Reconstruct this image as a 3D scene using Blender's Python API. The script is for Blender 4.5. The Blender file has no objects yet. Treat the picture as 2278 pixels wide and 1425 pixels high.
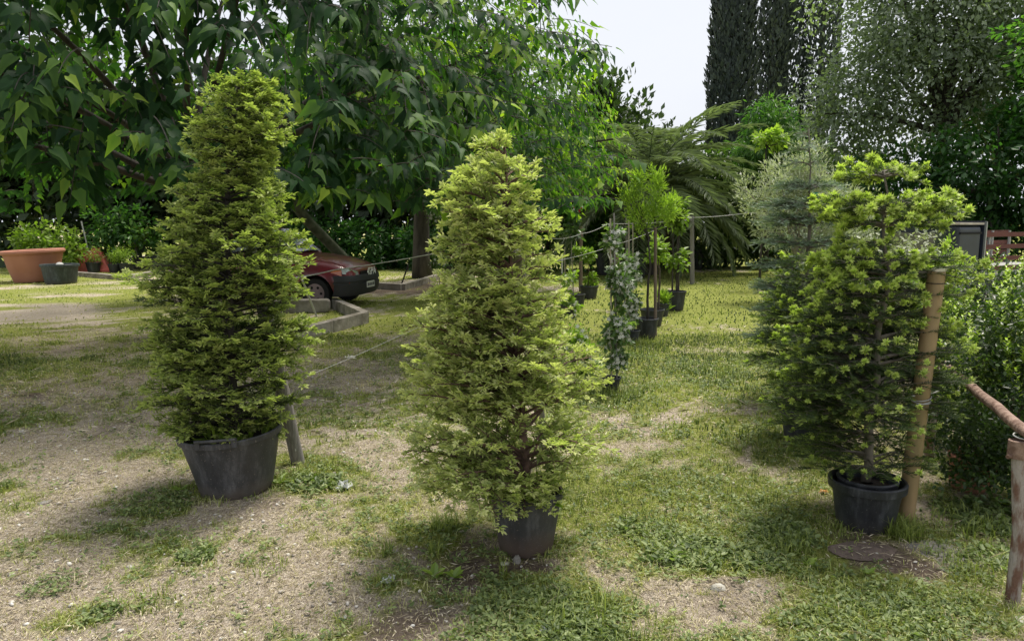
import bpy, math, random
import numpy as np
from mathutils import Vector, Matrix
random.seed(7)
RNG = np.random.default_rng(11)
R = math.radians
scene = bpy.context.scene
COL = scene.collection

# ------------------------------------------------------------------ camera
CAM_H, PITCH, LENS = 1.55, R(7.7), 26.0
cd = bpy.data.cameras.new('camera'); cam = bpy.data.objects.new('camera', cd); COL.objects.link(cam)
cam.location = (0, 0, CAM_H); cam.rotation_euler = (R(90) - PITCH, 0, 0)
cd.lens = LENS; cd.sensor_width = 36; cd.clip_start = 0.05; cd.clip_end = 1500
scene.camera = cam
F = 2278 * LENS / 36.0
def ray(px, py):
    u = (px - 1139) / F; v = (712.5 - py) / F
    c, s = math.cos(PITCH), math.sin(PITCH)
    return Vector((u, c + v * s, -s + v * c))
def at(px, py, Y):
    d = ray(px, py); k = Y / d.y
    return Vector((d.x * k, Y, CAM_H + d.z * k))
def gnd(px, py, z=0.0):
    d = ray(px, py); k = (z - CAM_H) / d.z
    return Vector((d.x * k, d.y * k, z))

# ------------------------------------------------------------------ light
SUN_DIR = Vector((0.24, 0.30, 0.93)).normalized()
w = bpy.data.worlds.new('World'); scene.world = w; w.use_nodes = True
nt = w.node_tree; nt.nodes.clear()
out = nt.nodes.new('ShaderNodeOutputWorld'); bg = nt.nodes.new('ShaderNodeBackground')
sky = nt.nodes.new('ShaderNodeTexSky'); sky.sky_type = 'NISHITA'; sky.sun_disc = False
sky.sun_elevation = math.asin(SUN_DIR.z); sky.sun_rotation = math.atan2(SUN_DIR.x, SUN_DIR.y)
sky.dust_density = 5.0; sky.air_density = 1.0
tc = nt.nodes.new('ShaderNodeTexCoord'); mp = nt.nodes.new('ShaderNodeMapping'); mp.inputs['Scale'].default_value = (1, 1, 2.5)
nz = nt.nodes.new('ShaderNodeTexNoise'); nz.inputs['Scale'].default_value = 1.6; nz.inputs['Detail'].default_value = 5
nt.links.new(tc.outputs['Generated'], mp.inputs[0]); nt.links.new(mp.outputs[0], nz.inputs[0])
cr = nt.nodes.new('ShaderNodeValToRGB')
cr.color_ramp.elements[0].position = 0.3; cr.color_ramp.elements[0].color = (4.3, 4.5, 4.95, 1)
cr.color_ramp.elements[1].position = 0.7; cr.color_ramp.elements[1].color = (4.75, 4.85, 5.1, 1)
nt.links.new(nz.outputs[0], cr.inputs[0])
mx = nt.nodes.new('ShaderNodeMix'); mx.data_type = 'RGBA'; mx.inputs[0].default_value = 0.9
nt.links.new(sky.outputs[0], mx.inputs[6]); nt.links.new(cr.outputs[0], mx.inputs[7])
nt.links.new(mx.outputs[2], bg.inputs[0]); bg.inputs[1].default_value = 0.10
nt.links.new(bg.outputs[0], out.inputs[0])
sl = bpy.data.lights.new('sun', 'SUN'); sl.energy = 2.75; sl.angle = R(16); sl.color = (1.0, 0.94, 0.84)
so = bpy.data.objects.new('sun', sl); COL.objects.link(so); so.rotation_euler = SUN_DIR.to_track_quat('Z', 'Y').to_euler()
scene.view_settings.view_transform = 'Standard'; scene.view_settings.look = 'None'
scene.view_settings.exposure = 1.0; scene.view_settings.gamma = 1.0; scene.view_settings.use_curve_mapping = False
scene.render.engine = 'CYCLES'
cy = scene.cycles; cy.use_denoising = True; cy.max_bounces = 7; cy.diffuse_bounces = 4; cy.transmission_bounces = 5
cy.transparent_max_bounces = 6; cy.glossy_bounces = 2; cy.caustics_reflective = False; cy.caustics_refractive = False

# ------------------------------------------------------------------ helpers
def tag(o, label=None, cat=None, group=None, kind=None):
    for k, v in (('label', label), ('category', cat), ('group', group), ('kind', kind)):
        if v: o[k] = v
    return o
def empty(name, loc=(0, 0, 0), rz=0.0, label=None, cat=None, group=None):
    o = bpy.data.objects.new(name, None); o.location = loc; o.rotation_euler = (0, 0, rz)
    COL.objects.link(o); o.empty_display_size = 0.1
    return tag(o, label, cat, group)

_P = RNG.random((256, 256)); 
def vnoise(x, y):
    x = np.asarray(x, float); y = np.asarray(y, float)
    xi = np.floor(x).astype(int); yi = np.floor(y).astype(int); fx = x - xi; fy = y - yi
    fx = fx * fx * (3 - 2 * fx); fy = fy * fy * (3 - 2 * fy)
    a = _P[xi & 255, yi & 255]; b = _P[(xi + 1) & 255, yi & 255]; c = _P[xi & 255, (yi + 1) & 255]; d = _P[(xi + 1) & 255, (yi + 1) & 255]
    return (a * (1 - fx) + b * fx) * (1 - fy) + (c * (1 - fx) + d * fx) * fy
def fbm(x, y, o=4):
    s = 0; a = 0.5; t = 0
    for i in range(o):
        s = s + a * vnoise(x * 2 ** i + 17 * i, y * 2 ** i + 31 * i); t += a; a *= 0.55
    return s / t

def norm(v):
    return v / np.maximum(np.linalg.norm(v, axis=-1, keepdims=True), 1e-9)
def frames(f, u):
    y = norm(f); x = norm(np.cross(y, u)); z = np.cross(x, y)
    return np.stack([x, y, z], axis=-1)
def rdirs(n):
    return norm(RNG.normal(size=(n, 3)))

class Acc:
    def __init__(s): s.v = []; s.t = []; s.a = []; s.m = []; s.n = 0
    def add(s, V, T, tint=0.5, mat=0):
        V = np.asarray(V, float).reshape(-1, 3); T = np.asarray(T, int).reshape(-1, 3)
        s.v.append(V); s.t.append(T + s.n)
        s.a.append(np.broadcast_to(np.asarray(tint, float).ravel() if np.ndim(tint) else float(tint), (len(V),)).copy())
        s.m.append(np.full(len(T), mat)); s.n += len(V)
    def inst(s, tpl, P, Rm, S, tint, mat=0):
        V, T, A = tpl; n = len(P); k = len(V)
        if n == 0: return
        S = np.asarray(S, float)
        if S.ndim == 0: S = np.full(n, float(S))
        S = S[:, None, None] if S.ndim == 1 else S[:, None, :]
        VV = np.einsum('nij,nkj->nki', Rm, V[None] * S) + np.asarray(P)[:, None, :]
        TT = T[None] + (np.arange(n) * k)[:, None, None]
        ti = np.asarray(tint, float)
        if ti.ndim == 0: ti = np.full(n, float(ti))
        s.add(VV, TT, (ti[:, None] + A[None]).ravel(), mat)
    def tube(s, pts, rad, sides=5, tint=0.5, mat=0, cap=True):
        pts = np.asarray([tuple(p) for p in pts], float); n = len(pts)
        rad = np.broadcast_to(np.asarray(rad, float), (n,))
        d = np.gradient(pts, axis=0); d = norm(d)
        up = np.array([0, 0, 1.0]) if abs(d[0][2]) < 0.9 else np.array([1.0, 0, 0])
        x = norm(np.cross(d, up)); y = np.cross(d, x)
        an = np.arange(sides) * 2 * math.pi / sides
        V = pts[:, None] + rad[:, None, None] * (x[:, None] * np.cos(an)[None, :, None] + y[:, None] * np.sin(an)[None, :, None])
        V = V.reshape(-1, 3); T = []
        for i in range(n - 1):
            for j in range(sides):
                a = i * sides + j; b = i * sides + (j + 1) % sides
                T += [(a, b, b + sides), (a, b + sides, a + sides)]
        if cap:
            V = np.vstack([V, pts[:1], pts[-1:]]); c0 = n * sides; c1 = c0 + 1
            for j in range(sides):
                T += [(c0, (j + 1) % sides, j), (c1, (n - 1) * sides + j, (n - 1) * sides + (j + 1) % sides)]
        s.add(V, T, tint, mat)
    def lathe(s, prof, seg=36, tint=0.5, mat=0, c=(0, 0, 0), wob=0.0):
        an = np.arange(seg) * 2 * math.pi / seg; V = []
        for (r, z) in prof:
            rr = r * (1 + wob * np.sin(2 * an + 0.7) + 0.5 * wob * np.sin(3 * an + z * 9))
            V.append(np.stack([c[0] + rr * np.cos(an), c[1] + rr * np.sin(an), np.full(seg, c[2] + z)], 1))
        V = np.vstack(V); T = []
        for i in range(len(prof) - 1):
            for j in range(seg):
                a = i * seg + j; b = i * seg + (j + 1) % seg
                T += [(a, b, b + seg), (a, b + seg, a + seg)]
        s.add(V, T, tint, mat)
    def box(s, c, size, rz=0.0, tint=0.5, mat=0, M=None):
        x, y, z = [k / 2 for k in size]
        V = np.array([(-x, -y, -z), (x, -y, -z), (x, y, -z), (-x, y, -z), (-x, -y, z), (x, -y, z), (x, y, z), (-x, y, z)])
        if M is None:
            cs, sn = math.cos(rz), math.sin(rz); M = np.array([[cs, -sn, 0], [sn, cs, 0], [0, 0, 1]])
        V = V @ np.asarray(M).T + np.asarray(c)
        s.add(V, [(0, 2, 1), (0, 3, 2), (4, 5, 6), (4, 6, 7), (0, 1, 5), (0, 5, 4), (1, 2, 6), (1, 6, 5), (2, 3, 7), (2, 7, 6), (3, 0, 4), (3, 4, 7)], tint, mat)
    def mesh(s, name, mats, smooth=False, sharp=None):
        V = np.vstack(s.v); T = np.vstack(s.t); A = np.concatenate(s.a); Mi = np.concatenate(s.m)
        me = bpy.data.meshes.new(name); nf = len(T)
        me.vertices.add(len(V)); me.vertices.foreach_set('co', V.astype(np.float32).ravel())
        me.loops.add(nf * 3); me.loops.foreach_set('vertex_index', T.astype(np.int32).ravel())
        me.polygons.add(nf); me.polygons.foreach_set('loop_start', np.arange(0, nf * 3, 3, dtype=np.int32))
        me.polygons.foreach_set('material_index', Mi.astype(np.int32))
        me.polygons.foreach_set('use_smooth', np.full(nf, bool(smooth)))
        at_ = me.attributes.new('tint', 'FLOAT', 'POINT'); at_.data.foreach_set('value', A.astype(np.float32))
        me.update(calc_edges=True)
        if sharp: me.set_sharp_from_angle(angle=R(sharp))
        for m in (mats if isinstance(mats, (list, tuple)) else [mats]): me.materials.append(m)
        return me
    def obj(s, name, mats, parent=None, smooth=False, sharp=None, **kw):
        me = s.mesh(name, mats, smooth, sharp); o = bpy.data.objects.new(name, me); COL.objects.link(o)
        if parent: o.parent = parent
        return tag(o, **kw)

# ------------------------------------------------------------------ materials
def mat(name):
    m = bpy.data.materials.new(name); m.use_nodes = True; n = m.node_tree; n.nodes.clear()
    o = n.nodes.new('ShaderNodeOutputMaterial'); return m, n, o
def N(n, t, **kw):
    d = n.nodes.new(t)
    for k, v in kw.items(): d.inputs[k].default_value = v
    return d
def ramp(n, stops):
    c = n.nodes.new('ShaderNodeValToRGB'); e = c.color_ramp.elements
    while len(e) < len(stops): e.new(0.5)
    for i, (p, col) in enumerate(stops): e[i].position = p; e[i].color = (*col, 1)
    return c
def leafmat(name, stops, trans=0.35, rough=0.5, tcol=(1.0, 1.25, 0.45), spec=0.35, perobj=False):
    m, n, o = mat(name)
    a = n.nodes.new('ShaderNodeAttribute'); a.attribute_name = 'tint'
    c = ramp(n, stops)
    if perobj:
        oi = n.nodes.new('ShaderNodeObjectInfo'); ad = n.nodes.new('ShaderNodeMath'); ad.operation = 'MULTIPLY_ADD'
        n.links.new(oi.outputs['Random'], ad.inputs[0]); ad.inputs[1].default_value = 0.25; n.links.new(a.outputs['Fac'], ad.inputs[2])
        n.links.new(ad.outputs[0], c.inputs[0])
    else: n.links.new(a.outputs['Fac'], c.inputs[0])
    p = N(n, 'ShaderNodeBsdfPrincipled', Roughness=rough); p.inputs['Specular IOR Level'].default_value = spec
    n.links.new(c.outputs[0], p.inputs['Base Color'])
    t = n.nodes.new('ShaderNodeBsdfTranslucent'); mu = n.nodes.new('ShaderNodeMix'); mu.data_type = 'RGBA'; mu.blend_type = 'MULTIPLY'; mu.inputs[0].default_value = 1
    mu.inputs[7].default_value = (*[k * 1.5 for k in tcol], 1); mu.clamp_result = False
    n.links.new(c.outputs[0], mu.inputs[6]); n.links.new(mu.outputs[2], t.inputs[0])
    ms = n.nodes.new('ShaderNodeMixShader'); ms.inputs[0].default_value = trans
    n.links.new(p.outputs[0], ms.inputs[1]); n.links.new(t.outputs[0], ms.inputs[2]); n.links.new(ms.outputs[0], o.inputs[0])
    return m
def solid(name, col, rough=0.7, metal=0.0, noise=0.0, scale=8.0, col2=None, bump=0.0, spec=0.5, coat=0.0, stretch=(1, 1, 1), detail=6, lo=0.35, hi=0.65):
    m, n, o = mat(name)
    p = N(n, 'ShaderNodeBsdfPrincipled', Roughness=rough, Metallic=metal); p.inputs['Specular IOR Level'].default_value = spec
    p.inputs['Coat Weight'].default_value = coat
    col2 = col2 or tuple(max(0, k * (1 - noise)) for k in col)
    tcn = n.nodes.new('ShaderNodeTexCoord'); mpn = n.nodes.new('ShaderNodeMapping'); mpn.inputs['Scale'].default_value = stretch
    nn = N(n, 'ShaderNodeTexNoise', Scale=scale, Detail=detail); n.links.new(tcn.outputs['Object'], mpn.inputs[0]); n.links.new(mpn.outputs[0], nn.inputs[0])
    c = ramp(n, [(lo, col2), (hi, col)]); n.links.new(nn.outputs[0], c.inputs[0]); n.links.new(c.outputs[0], p.inputs['Base Color'])
    if bump:
        b = N(n, 'ShaderNodeBump', Strength=bump, Distance=0.01); n2 = N(n, 'ShaderNodeTexNoise', Scale=scale * 5, Detail=4)
        n.links.new(mpn.outputs[0], n2.inputs[0]); n.links.new(n2.outputs[0], b.inputs['Height']); n.links.new(b.outputs[0], p.inputs['Normal'])
    n.links.new(p.outputs[0], o.inputs[0]); return m

def stops(*cols, k=1.0):
    n = len(cols); return [(i / (n - 1), tuple(c * k for c in col)) for i, col in enumerate(cols)]

M = {}
M['yew'] = leafmat('yew_needles', stops((0.025, 0.04, 0.014), (0.09, 0.125, 0.04), (0.25, 0.30, 0.085), (0.42, 0.46, 0.16)), 0.32, 0.5)
M['yew2'] = leafmat('golden_needles', stops((0.035, 0.052, 0.018), (0.14, 0.18, 0.055), (0.33, 0.37, 0.13), (0.52, 0.52, 0.25)), 0.34, 0.45)
M['fir'] = leafmat('fir_needles', stops((0.025, 0.045, 0.014), (0.06, 0.09, 0.03), (0.25, 0.32, 0.07), (0.54, 0.61, 0.17)), 0.3, 0.5)
M['spruce'] = leafmat('spruce_needles', stops((0.03, 0.05, 0.03), (0.075, 0.11, 0.06), (0.13, 0.18, 0.12), (0.26, 0.32, 0.25)), 0.2, 0.5)
M['mulberry'] = leafmat('mulberry_leaf', stops((0.014, 0.038, 0.018), (0.032, 0.08, 0.028), (0.11, 0.20, 0.035), (0.33, 0.43, 0.055)), 0.40, 0.55, tcol=(1.0, 1.3, 0.35), spec=0.16, perobj=True)
M['mulberry_mass'] = leafmat('mulberry_foliage', stops((0.014, 0.038, 0.018), (0.032, 0.08, 0.028), (0.11, 0.20, 0.035), (0.33, 0.43, 0.055)), 0.40, 0.55, tcol=(1.0, 1.3, 0.35), spec=0.16)
M['box'] = leafmat('boxwood_leaf', stops((0.025, 0.05, 0.012), (0.075, 0.13, 0.022), (0.21, 0.30, 0.04), (0.42, 0.52, 0.09)), 0.3, 0.38, spec=0.5)
M['dark_hedge'] = leafmat('dark_hedge_leaf', stops((0.018, 0.032, 0.014), (0.045, 0.075, 0.026), (0.10, 0.145, 0.055)), 0.25, 0.45)
M['poplar'] = leafmat('grey_green_leaf', stops((0.08, 0.10, 0.07), (0.16, 0.20, 0.13), (0.29, 0.34, 0.23)), 0.35, 0.45)  # grey-green leaves, lightened further to stand in for haze
M['green_tree'] = leafmat('green_leaf', stops((0.02, 0.06, 0.015), (0.05, 0.13, 0.03), (0.14, 0.26, 0.05)), 0.4, 0.4)
M['lime'] = leafmat('lime_leaf', stops((0.07, 0.11, 0.02), (0.19, 0.28, 0.04), (0.38, 0.48, 0.09)), 0.4, 0.4)
M['olive'] = leafmat('silver_leaf', stops((0.13, 0.15, 0.10), (0.34, 0.36, 0.26), (0.58, 0.60, 0.48)), 0.2, 0.5)
M['cypress'] = leafmat('cypress_leaf', stops((0.022, 0.032, 0.028), (0.045, 0.062, 0.052), (0.075, 0.10, 0.075)), 0.1, 0.6)  # dark cypress green, lifted a little for distant haze
M['palm'] = leafmat('palm_leaflet', stops((0.07, 0.09, 0.06), (0.16, 0.19, 0.12), (0.30, 0.34, 0.23)), 0.3, 0.35)
M['palm_dead'] = leafmat('dry_palm_leaflet', stops((0.05, 0.04, 0.03), (0.12, 0.10, 0.07), (0.2, 0.17, 0.12)), 0.1, 0.6)
M['jasmine'] = leafmat('jasmine_leaf', stops((0.03, 0.06, 0.02), (0.09, 0.16, 0.04), (0.28, 0.38, 0.12)), 0.3, 0.35, spec=0.5)
M['petal'] = leafmat('white_petal', stops((0.62, 0.63, 0.55), (0.8, 0.8, 0.76)), 0.3, 0.6, tcol=(0.6, 0.6, 0.6))
M['red_petal'] = leafmat('red_petal', stops((0.45, 0.01, 0.03), (0.6, 0.03, 0.06)), 0.3, 0.6, tcol=(0.8, 0.6, 0.6))
M['bark'] = solid('bark', (0.13, 0.10, 0.075), 0.9, noise=0.6, scale=30, bump=0.8, stretch=(1, 1, 0.25))
M['bark_dark'] = solid('dark_bark', (0.07, 0.06, 0.05), 0.9, noise=0.6, scale=9, bump=1.0, stretch=(1, 1, 0.25))
M['bark_red'] = solid('reddish_bark', (0.17, 0.10, 0.075), 0.85, noise=0.6, scale=30, bump=0.7)
M['twig'] = solid('grey_twig', (0.27, 0.25, 0.21), 0.85, noise=0.4, scale=25)
M['fir_twig'] = solid('fir_twig', (0.17, 0.15, 0.12), 0.85, noise=0.4, scale=25)
M['stake'] = solid('weathered_wood', (0.27, 0.25, 0.23), 0.85, noise=0.45, scale=22, bump=0.5, stretch=(3, 3, 0.25))
M['stake_brown'] = solid('brown_wood', (0.20, 0.15, 0.11), 0.85, noise=0.45, scale=22, bump=0.5, stretch=(3, 3, 0.25))
M['bamboo'] = solid('bamboo_cane', (0.40, 0.36, 0.26), 0.6, noise=0.3, scale=20)
M['concrete'] = solid('concrete', (0.34, 0.31, 0.27), 0.92, col2=(.16, .14, .11), scale=5, bump=0.9, detail=10)
M['stone'] = solid('grey_stone', (0.30, 0.28, 0.25), 0.9, noise=0.5, scale=11, bump=0.8)
M['stone_tan'] = solid('tan_stone', (0.38, 0.31, 0.23), 0.9, noise=0.35, scale=14, bump=0.6)
M['wire'] = solid('galvanised_wire', (0.45, 0.45, 0.44), 0.5, metal=0.4)
M['rope'] = solid('white_cord', (0.62, 0.62, 0.58), 0.8, noise=0.3, scale=60)
M['soil'] = solid('potting_soil', (0.055, 0.040, 0.030), 1.0, noise=0.6, scale=30, bump=1.0)

def potmat(name, base, dirt, hz, rough=0.5):
    """plastic with dried mud low on the wall, scratches and dust"""
    m, n, o = mat(name); p = N(n, 'ShaderNodeBsdfPrincipled', Roughness=rough); p.inputs['Specular IOR Level'].default_value = 0.4
    t = n.nodes.new('ShaderNodeTexCoord'); sp = n.nodes.new('ShaderNodeSeparateXYZ'); n.links.new(t.outputs['Object'], sp.inputs[0])
    n1 = N(n, 'ShaderNodeTexNoise', Scale=9.0, Detail=8.0, Roughness=0.7); n.links.new(t.outputs['Object'], n1.inputs[0])
    a = n.nodes.new('ShaderNodeMath'); a.operation = 'MULTIPLY_ADD'; a.inputs[1].default_value = -0.16; n.links.new(n1.outputs[0], a.inputs[0]); n.links.new(sp.outputs[2], a.inputs[2])
    mr = n.nodes.new('ShaderNodeMapRange'); mr.inputs['From Min'].default_value = hz - 0.08 - 0.06; mr.inputs['From Max'].default_value = hz - 0.08 + 0.05
    mr.inputs['To Min'].default_value = 1; mr.inputs['To Max'].default_value = 0; n.links.new(a.outputs[0], mr.inputs[0])
    mp2 = n.nodes.new('ShaderNodeMapping'); mp2.inputs['Scale'].default_value = (1, 1, 0.3); n.links.new(t.outputs['Object'], mp2.inputs[0])
    n2 = N(n, 'ShaderNodeTexNoise', Scale=16.0, Detail=8.0, Roughness=0.75); n.links.new(mp2.outputs[0], n2.inputs[0])
    c = ramp(n, [(0.30, tuple(k * .8 for k in base)), (0.5, tuple(k * 1.25 + .004 for k in base)), (0.60, tuple(k * 1.9 + 0.018 for k in base)), (0.72, tuple(k * 2.8 + 0.05 for k in base))]); n.links.new(n2.outputs[0], c.inputs[0])
    n3 = N(n, 'ShaderNodeTexNoise', Scale=110.0, Detail=3.0); n.links.new(t.outputs['Object'], n3.inputs[0])
    c3 = ramp(n, [(0.66, (0, 0, 0)), (0.71, (1, 1, 1))]); n.links.new(n3.outputs[0], c3.inputs[0])
    mx_ = n.nodes.new('ShaderNodeMix'); mx_.data_type = 'RGBA'; n.links.new(mr.outputs[0], mx_.inputs[0]); n.links.new(c.outputs[0], mx_.inputs[6]); mx_.inputs[7].default_value = (*dirt, 1)
    mm = n.nodes.new('ShaderNodeMix'); mm.data_type = 'RGBA'; n.links.new(c3.outputs[0], mm.inputs[0]); n.links.new(mx_.outputs[2], mm.inputs[6]); mm.inputs[7].default_value = (*[k * 1.1 + .05 for k in dirt], 1)
    n.links.new(mm.outputs[2], p.inputs['Base Color'])
    rr = ramp(n, [(0.3, (rough - .12,) * 3), (0.7, (rough + .25,) * 3)]); n.links.new(n2.outputs[0], rr.inputs[0]); n.links.new(rr.outputs[0], p.inputs['Roughness'])
    b = N(n, 'ShaderNodeBump', Strength=0.25, Distance=0.006); n.links.new(n1.outputs[0], b.inputs['Height']); n.links.new(b.outputs[0], p.inputs['Normal'])
    n.links.new(p.outputs[0], o.inputs[0]); return m
M['pot_grey'] = potmat('grey_pot_plastic', (0.038, 0.038, 0.042), (0.12, 0.10, 0.085), 0.05, 0.5)
M['pot_mud'] = potmat('muddy_pot_plastic', (0.035, 0.035, 0.038), (0.085, 0.062, 0.05), 0.10, 0.5)
M['pot_black'] = potmat('black_pot_plastic', (0.016, 0.018, 0.022), (0.05, 0.045, 0.04), 0.04, 0.42)
M['pot_green'] = potmat('dark_green_pot_plastic', (0.022, 0.032, 0.034), (0.08, 0.07, 0.05), 0.04, 0.4)
M['terracotta'] = potmat('terracotta', (0.30, 0.125, 0.085), (0.36, 0.20, 0.13), 0.03, 0.7)
M['tub_clay'] = solid('terracotta_tub_clay', (0.42, 0.19, 0.125), .75, col2=(.33, .135, .085), scale=2.5, bump=.1, detail=8, lo=.25, hi=.75)
M['red_plastic'] = solid('faded_red_plastic', (0.62, 0.13, 0.10), 0.55, noise=0.3, scale=4)

# ------------------------------------------------------------------ ground
GREEN = [(1180, 1375, .33, 1), (1300, 1400, .25, .9), (1450, 1195, .28, .8), (1560, 1225, .26, .9), (1740, 1190, .22, 1), (1700, 1255, .2, .9), (1980, 1170, .12, 1), (960, 1190, .16, .7),
         (330, 1130, .38, .75), (460, 1180, .2, .6), (250, 1235, .2, .5), (440, 1235, .13, .5), (1380, 1090, .3, .6), (1560, 1060, .3, .6), (1900, 1330, .3, .55), (2050, 1340, .25, .5), (240, 1370, .1, .8),
         (700, 1040, .3, .9), (640, 1090, .2, .9), (780, 1010, .3, .7), (1600, 980, .5, .6), (1480, 830, .6, .5), (1580, 700, 1.4, .6), (1370, 900, .3, .9), (1280, 720, .6, .9), (1190, 1130, .12, .4),
         (2230, 1240, .2, .8), (2190, 1380, .2, .4), (900, 560, 4.5, .9), (1040, 560, 4, .6), (870, 740, 1, .3), (1830, 1020, .4, .7), (770, 1300, .16, .4), (860, 1330, .2, .55), (500, 1320, .2, .35), (80, 1140, .2, .3)]
BARE = [(1930, 1235, .25, 1, 'soil'), (1060, 1250, .3, .7, 'soil'), (1200, 1265, .2, .7, 'soil'), (560, 1130, .3, .5, 'soil'), (100, 1380, .5, .6, 'g'), (60, 1280, .4, .4, 'g'), (800, 1000, .35, .5, 'g'),
        (620, 1230, .35, .5, 'g'), (680, 1290, .3, .5, 'g'), (880, 1080, .2, .4, 'g'), (1600, 1340, .2, .5, 'g'), (1680, 1310, .2, .4, 'g'), (1650, 905, .4, .6, 'g'), (1480, 930, .4, .5, 'g'), (200, 1000, .5, .4, 'g'),
        (60, 700, 1.3, .7, 'g'), (150, 860, .8, .3, 'soil'), (900, 640, 1.6, .9, 'soil'), (950, 1340, .3, .35, 'soil'), (800, 1400, .3, .3, 'soil'), (500, 1380, .4, .4, 'g'), (1430, 1300, .2, .3, 'g'), (1400, 1110, .12, .4, 'soil'),
        (700, 640, 1.3, .8, 'soil'), (1220, 640, 1.5, .7, 'g'), (1580, 600, 1.4, .6, 'g'), (2250, 1150, .3, .8, 'soil'), (2200, 1420, .2, .4, 'g')]
_G = [(gnd(a, b), r, s) for a, b, r, s in GREEN]; _B = [(gnd(a, b), r, s, k) for a, b, r, s, k in BARE]
def grassy(x, y):
    x = np.asarray(x, float); y = np.asarray(y, float)
    wx = x + 0.35 * (fbm(x * 1.7 + 3, y * 1.7) - .5); wy = y + 0.35 * (fbm(x * 1.7, y * 1.7 + 9) - .5)
    g = 0.43 + 1.15 * (fbm(x * 1.25 + 40, y * 1.25 + 7, 5) - 0.5) + 0.8 * (fbm(x * 6 + 4, y * 6, 3) - 0.5) + 0.7 * (fbm(x * 17 + 4, y * 17, 2) - 0.5)
    g = g + 0.13 * np.clip((x - 0.0) / 0.8, 0, 1) + 0.16 * np.clip((y - 5) / 3, 0, 1) * (1 + .6 * np.clip(x, 0, 1)) - 0.10 * np.clip((-x - 0.5), 0, 1) * (y < 6)
    soil = np.zeros_like(g)
    for p, r, s in _G: g = g + 0.45 * s * np.exp(-(((wx - p.x) ** 2 + (wy - p.y) ** 2) / r ** 2) ** 1.5)
    for p, r, s, k in _B:
        e = np.exp(-(((wx - p.x) ** 2 + (wy - p.y) ** 2) / r ** 2) ** 1.5); g = g - 0.5 * s * e
        if k == 'soil': soil = soil + s * e
    soil = soil + 1.6 * (fbm(x * 2.3 + 90, y * 2.3 + 5, 5) - 0.56)
    return np.clip(g, 0, 1), np.clip(soil, 0, 1)
def gz(x, y):
    x = np.asarray(x, float); y = np.asarray(y, float)
    f = np.exp(-np.maximum(0, np.hypot(x, y) - 8) / 4)
    return f * (0.035 * (fbm(x * 1.1, y * 1.1 + 50, 2) - 0.5) + 0.018 * (fbm(x * 7, y * 7, 3) - 0.5))

def axis(a0, a1, st, far, k):
    c = list(np.arange(a0, a1 + 1e-6, st)); d = st; v = a1; r = []
    while v < far: d *= k; v += d; r.append(v)
    return c, r
cx_, rx_ = axis(-4.5, 4.5, 0.045, 400, 1.11)
xs = np.array([-v for v in rx_[::-1]] + cx_ + rx_)
cyy, ryy = axis(0.6, 7.5, 0.045, 500, 1.045)
ys = np.array([-60, -10, -3, -.5] + cyy + ryy)
X, Yg = np.meshgrid(xs, ys); gr, so_ = grassy(X, Yg); Z = gz(X, Yg)
V = np.stack([X.ravel(), Yg.ravel(), Z.ravel()], 1); nx = len(xs); ny = len(ys)
ii, jj = np.meshgrid(np.arange(ny - 1), np.arange(nx - 1), indexing='ij'); a = (ii * nx + jj).ravel()
Q = np.stack([a, a + 1, a + nx + 1, a + nx], 1)
me = bpy.data.meshes.new('ground'); me.vertices.add(len(V)); me.vertices.foreach_set('co', V.astype(np.float32).ravel())
me.loops.add(len(Q) * 4); me.loops.foreach_set('vertex_index', Q.astype(np.int32).ravel())
me.polygons.add(len(Q)); me.polygons.foreach_set('loop_start', np.arange(0, len(Q) * 4, 4, dtype=np.int32)); me.polygons.foreach_set('use_smooth', np.ones(len(Q), bool))
for nm, arr in (('grass', gr), ('soil', so_)):
    at_ = me.attributes.new(nm, 'FLOAT', 'POINT'); at_.data.foreach_set('value', arr.astype(np.float32).ravel())
me.update(calc_edges=True)
m, n, o = mat('dry_lawn')
p = N(n, 'ShaderNodeBsdfPrincipled', Roughness=0.95); p.inputs['Specular IOR Level'].default_value = 0.15
tcn = n.nodes.new('ShaderNodeTexCoord')
nA = N(n, 'ShaderNodeTexNoise', Scale=42.0, Detail=8.0, Roughness=0.75, Distortion=0.6); n.links.new(tcn.outputs['Object'], nA.inputs[0])
nB = N(n, 'ShaderNodeTexNoise', Scale=4.0, Detail=6.0, Roughness=0.7); n.links.new(tcn.outputs['Object'], nB.inputs[0])
mpp = n.nodes.new('ShaderNodeMapping'); mpp.inputs['Scale'].default_value = (1, 0.35, 1); mpp.inputs['Rotation'].default_value = (0, 0, 0.9); n.links.new(tcn.outputs['Object'], mpp.inputs[0])
nC = N(n, 'ShaderNodeTexNoise', Scale=120.0, Detail=4.0, Roughness=0.8, Distortion=1.5); n.links.new(mpp.outputs[0], nC.inputs[0])
straw = ramp(n, [(0.32, (0.13, 0.10, 0.075)), (0.46, (0.36, 0.295, 0.22)), (0.60, (0.68, 0.60, 0.49))]); n.links.new(nC.outputs[0], straw.inputs[0])
green = ramp(n, [(0.3, (0.08, 0.09, 0.02)), (0.5, (0.22, 0.25, 0.05)), (0.68, (0.42, 0.43, 0.13))]); n.links.new(nC.outputs[0], green.inputs[0])
dirt = ramp(n, [(0.35, (0.09, 0.065, 0.05)), (0.55, (0.19, 0.145, 0.11)), (0.7, (0.33, 0.29, 0.24))]); n.links.new(nA.outputs[0], dirt.inputs[0])
ag = n.nodes.new('ShaderNodeAttribute'); ag.attribute_name = 'grass'; asl = n.nodes.new('ShaderNodeAttribute'); asl.attribute_name = 'soil'
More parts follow.
